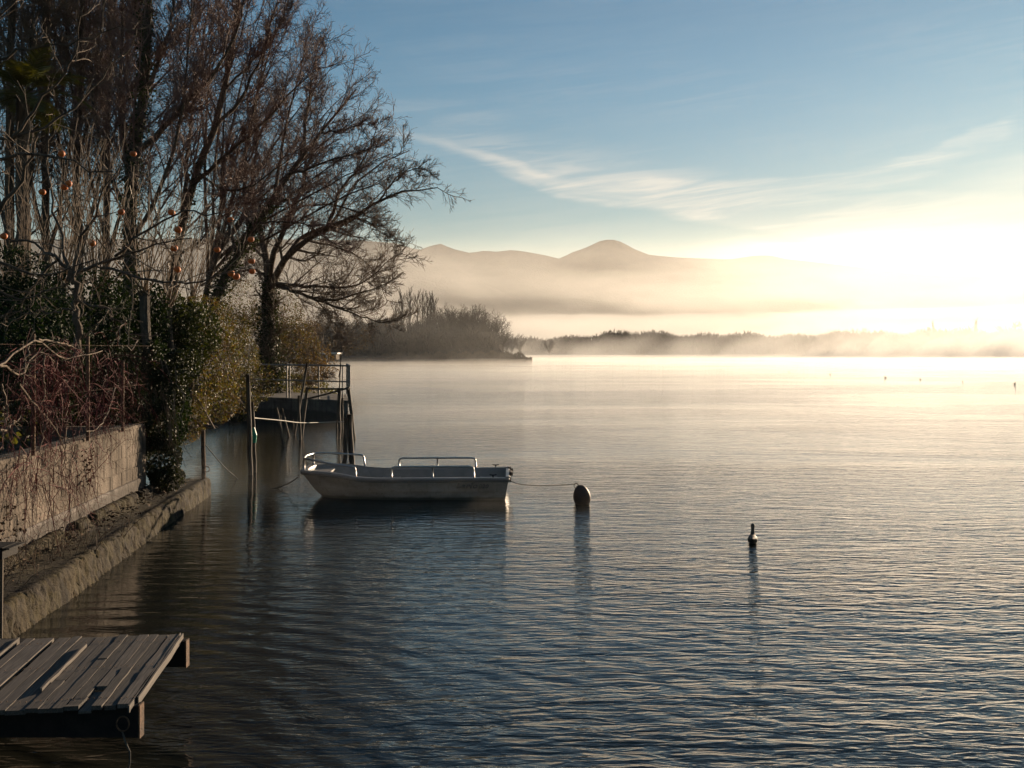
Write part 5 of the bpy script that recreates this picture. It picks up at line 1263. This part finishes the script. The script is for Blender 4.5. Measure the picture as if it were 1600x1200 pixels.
# ---- undergrowth along the foot of the bank
n = 9000; yy = rng.uniform(4, 60, n); ss = np.abs(rng.normal(0, 1.6, n)) + .15; C = np.stack([shore_x(yy) - ss, yy, np.interp(ss, [0, .35, 1.2, 3, 12], [-.3, .25, .85, 1.0, 1.3]) + rng.uniform(.0, .30, n)], 1)
C = C[(C[:, 1] > 16.9) | (ss > 1.0)]; C[:, 2] = np.where(C[:, 1] < 16, C[:, 2] + .15, C[:, 2]); V, T = leaf_soup(C, .12); mb = MB(); mb.add(V, T=T); o = mb.build('undergrowth', m_olive); tag(o, kind='stuff')

# ================================================================== WOODED POINT AND FAR SHORE
def far_tree_mesh(kind, seed):
    """bare crown in local coordinates, height about 1"""
    global rng
    keep = rng; rng = np.random.default_rng(seed)
    k = 9
    if kind == 'poplar':
        tr = resample([(0, 0, 0), (.005, 0, .5), (0, 0, 1.0)], .012, .002, k); P, r = tr[0][None], tr[1][None]
        g1 = grow(P, r, 60, .10, .97, .24, 18, k=5, trop=(0, 0, .16), wig=.05, rr=.35, rtip=.0013, taper=.45, rmax=.0026)
        g2 = grow(*g1, 7, .1, 1, .42, 16, k=3, trop=(0, 0, .12), wig=.05, rr=.7, rtip=.0011)
        lv = [g1, g2]
    else:
        lm = [[(0, 0, 0), (0, 0, .25), (.01, 0, .45)]]
        for a in range(9):
            t = a * 2.4; s = rng.uniform(.28, .42); h = rng.uniform(.80, 1.0) - s * .5
            lm.append([(0, 0, .12 + .02 * a), (math.cos(t) * s * .35, math.sin(t) * s * .35, h * .55), (math.cos(t) * s * .8, math.sin(t) * s * .8, h * .95)])
        q = [resample(l, .014, .003, k) for l in lm]; P = np.array([a for a, b in q]); r = np.array([b for a, b in q])
        g1 = grow(P, r, 18, .25, 1, .40, 34, k=5, trop=(0, 0, .10), wig=.09, rr=.45, rtip=.0016, taper=.4, rmax=.0035)
        g2 = grow(*g1, 11, .1, 1, .48, 46, k=3, trop=(0, 0, .1), wig=.1, rr=.6, rtip=.0014)
        lv = [g1, g2]
    mt = MB(); V, Q = tubes(P, r, 5); mt.add(V, Q=Q); mc = MB(); add_levels(mc, lv, [3, 3])
    rng = keep
    a = mesh_np('trunk', np.concatenate(mt.V), mt.Q); b = mesh_np('crown', np.concatenate(mc.V), mc.Q); a.materials.append(m_farwood); b.materials.append(m_farwood); return a, b
POP = [far_tree_mesh('poplar', 100 + i) for i in range(3)]; RND = [far_tree_mesh('round', 200 + i) for i in range(4)]
def put_far(kind, name, i, px, Y, py_top, label, group, wide=1.0):
    a, b = (POP if kind == 'poplar' else RND)[i % (3 if kind == 'poplar' else 4)]
    zb = .4; h = (EYE + (546 - py_top) / FPX * Y - zb) * (1.0 if kind == 'poplar' else 1.13)
    r = empty(name, ((px - 800) / FPX * Y, Y, zb), label, 'tree', group); r.rotation_euler = (0, 0, rng.uniform(0, 6)); r.scale = (h * wide, h * wide, h)
    for nm, me in (('trunk', a), ('crown', b)):
        o = bpy.data.objects.new(nm, me); col.objects.link(o); o.parent = r
        if nm == 'crown': o['kind'] = 'stuff'
pl = [(628, 461, 'slender poplar, leftmost of the row on the wooded point'), (641, 459, 'second poplar of the row from the left on the wooded point'), (652, 463, 'poplar at the left end of the tight poplar clump'), (660, 465, 'poplar inside the tight clump, left of its middle'),
      (667, 467, 'poplar in the middle of the tight clump'), (673, 466, 'poplar inside the tight clump, right of its middle'), (678, 468, 'rightmost poplar next to the rounded trees'), (619, 478, 'short poplar just left of the poplar row')]
for i, (px, py, lab) in enumerate(pl): put_far('poplar', 'poplar_tree', i, px, 212 + (i % 3) * 3, py, lab, 'poplars on the wooded point', 1.5)
rd = [(694, 478), (706, 474), (719, 476), (731, 478), (742, 480), (753, 481), (763, 487), (771, 497), (687, 492), (779, 512)]
nm = ['behind the poplars', 'left shoulder of the rounded group', 'tallest of the rounded group', 'right of the tallest rounded tree', 'middle of the rounded group', 'right of the middle of the rounded group', 'sloping right part of the rounded group', 'low right end of the rounded group', 'low between poplars and rounded group', 'last low tree at the tip of the wood']
for i, (px, py) in enumerate(rd): put_far('round', 'bare_tree', i, px, 204 + (i % 4) * 3, py, 'bare rounded tree on the wooded point, ' + nm[i], 'rounded trees on the wooded point', .92 if i < 7 else 1.1)
LOW_ = ['leftmost, half hidden by the autumn shrub', 'under the tip of the lowest spreading limb', 'standing a little higher, left of the middle', 'in the middle of the low wood', 'second from the short poplar', 'far left behind the railing shrubs', 'just above the pale boathouse', 'right beside the short poplar']
for i, (px, py) in enumerate(((520, 505), (545, 495), (566, 498), (586, 492), (603, 500), (500, 498), (480, 500), (612, 495))): put_far('round', 'bare_tree', i + 2, px, 186 + (i % 3) * 5 + (9 if px > 560 else -14), py, 'bare tree of the low far wood, ' + LOW_[i], 'low wood left of the poplars', 1.0)
for i, (px, py, lab) in enumerate(((792, 518, 'faint small tree just right of the wooded point'), (800, 520, 'faint bare tree right of the wooded point, the taller of a pair'), (812, 527, 'faint round treetop at the left end of the far shore'), (858, 530, 'low faint bush-shaped tree on the far shore behind the reed tip'),
        (1010, 519, 'faint tree standing a little above the middle of the far wood'), (1318, 516, 'ghostly bare tree left in the misty clump on the right'), (1340, 513, 'ghostly bare tree in the middle of the misty clump on the right'), (1362, 514, 'ghostly bare tree right in the misty clump on the right'), (1380, 518, 'ghostly low tree at the right end of the misty clump'), (1580, 502, 'ghostly tree at the right edge of the far shore'), (1565, 514, 'ghostly low tree beside the one at the right edge'))):
    put_far('round', 'bare_tree', i, px, 395 if px > 900 else 330, py, lab, 'trees on the far shore', 1.1)
for px, py, lab in ((1457, 502, 'ghostly narrow poplar in the glow on the far shore'), (1525, 499, 'ghostly narrow poplar nearest the sun on the far shore')): put_far('poplar', 'poplar_tree', 1, px, 395, py + 4, lab, 'poplars on the far shore', 1.3)

def thicket(name, xr, yr, zfun, n, r, mat, hgt, seed):
    """brush: short upright stems and twigs over an area, plus a body of leaves"""
    px = rng.uniform(*xr, n); Yq = rng.uniform(*yr, n); top = zfun(px) ; h = (EYE + (546 - top) / FPX * Yq); X_ = (px - 800) / FPX * Yq
    u = rng.random(n) ** .8; base = np.stack([X_, Yq, h * u * .7], 1); k = 3
    d = unit(np.stack([rng.normal(0, .35, n), rng.normal(0, .35, n), np.ones(n)], 1)); Ls = (h * rng.uniform(.18, .34, n))[:, None]
    P = np.stack([base, base + d * Ls * .5, base + unit(d + rng.normal(0, .2, (n, 3))) * Ls], 1); rad = r * np.repeat(np.array([1.0, .8, .4])[None], n, 0)
    mb = MB(); add_levels(mb, [(P, rad)], [3]); o = mb.build(name, mat); tag(o, kind='stuff'); return o
zf = lambda px: np.interp(px, [440, 500, 560, 600, 640, 690, 720, 750, 775, 785], [505, 508, 504, 502, 506, 507, 508, 510, 518, 532]) + 5 * np.sin(px * .21) + 4 * np.sin(px * .083)
thicket('wood_understorey', (430, 786), (192, 214), zf, 16000, .10, m_farwood, 0, 1)
zr = lambda px: np.interp(px, [480, 520, 560, 600, 700, 780, 815, 832], [549, 548, 553, 553, 549, 547, 550, 560]) + 2.5 * np.sin(px * .3)
thicket('reed_belt', (500, 831), (183, 192), zr, 9000, .045, m_reed, 0, 2)
zff = lambda px: np.interp(px, [560, 800, 860, 950, 1010, 1100, 1250, 1320, 1500, 1900], [528, 530, 524, 518, 515, 520, 519, 517, 512, 508]) + 2.5 * np.sin(px * .09) + 2 * np.sin(px * .037)
thicket('far_wood', (560, 1900), (396, 450), zff, 26000, .22, m_farwood, 0, 3)
# solid ground cover under both woods so no light passes below the crowns
def hummock(name, xr, Y0, Y1, zfun, frac, mat, nx=160):
    px = np.linspace(*xr, nx); ys = np.linspace(Y0, Y1, 7); PX, YY = np.meshgrid(px, ys); t = np.linspace(0, 1, 7)[:, None]
    h = (EYE + (546 - zfun(PX)) / FPX * YY) * frac * np.sin(np.pi * np.clip(t, .0, 1)) ** .5 * (0.75 + .5 * vnoise(PX * .15, YY * .4, 61, 3)) - .4
    o = grid_mesh(name, (PX - 800) / FPX * YY, YY, h, mat, kind='stuff'); return o
hummock('wood_floor', (430, 784), 194, 212, zf, .62, m_farwood); hummock('far_wood_floor', (560, 1900), 400, 446, zff, .78, m_farwood)
# low white building and post on the shore left of the point
hut = wempty('boathouse', tuple(at(515, 562, 150)), 'low pale flat-roofed boathouse on the far left shore beyond the quay', 'building')
mb = MB(); a, b = at(504, 555, 150), at(526, 563, 150); mb.box(((a.x + b.x) / 2, 152, (a.z + b.z) / 2 + .1), (b.x - a.x - .4, 3, abs(a.z - b.z))); mb.build('wall', m_reed, hut)
mw = pmat('pale_roof', (.55, .50, .44), (.65, .6, .54), rough=.6)
mb = MB(); mb.box(((a.x + b.x) / 2, 151.8, a.z + .28), (b.x - a.x + .3, 4, .22)); mb.build('roof', mw, hut)
mb = MB(); c = at(510.5, 557, 149); mb.box((c.x, 149, .7), (.25, .25, 1.9)); o = mb.build('white_post', mw); tag(o, 'short white post in the water before the pale boathouse', 'post')
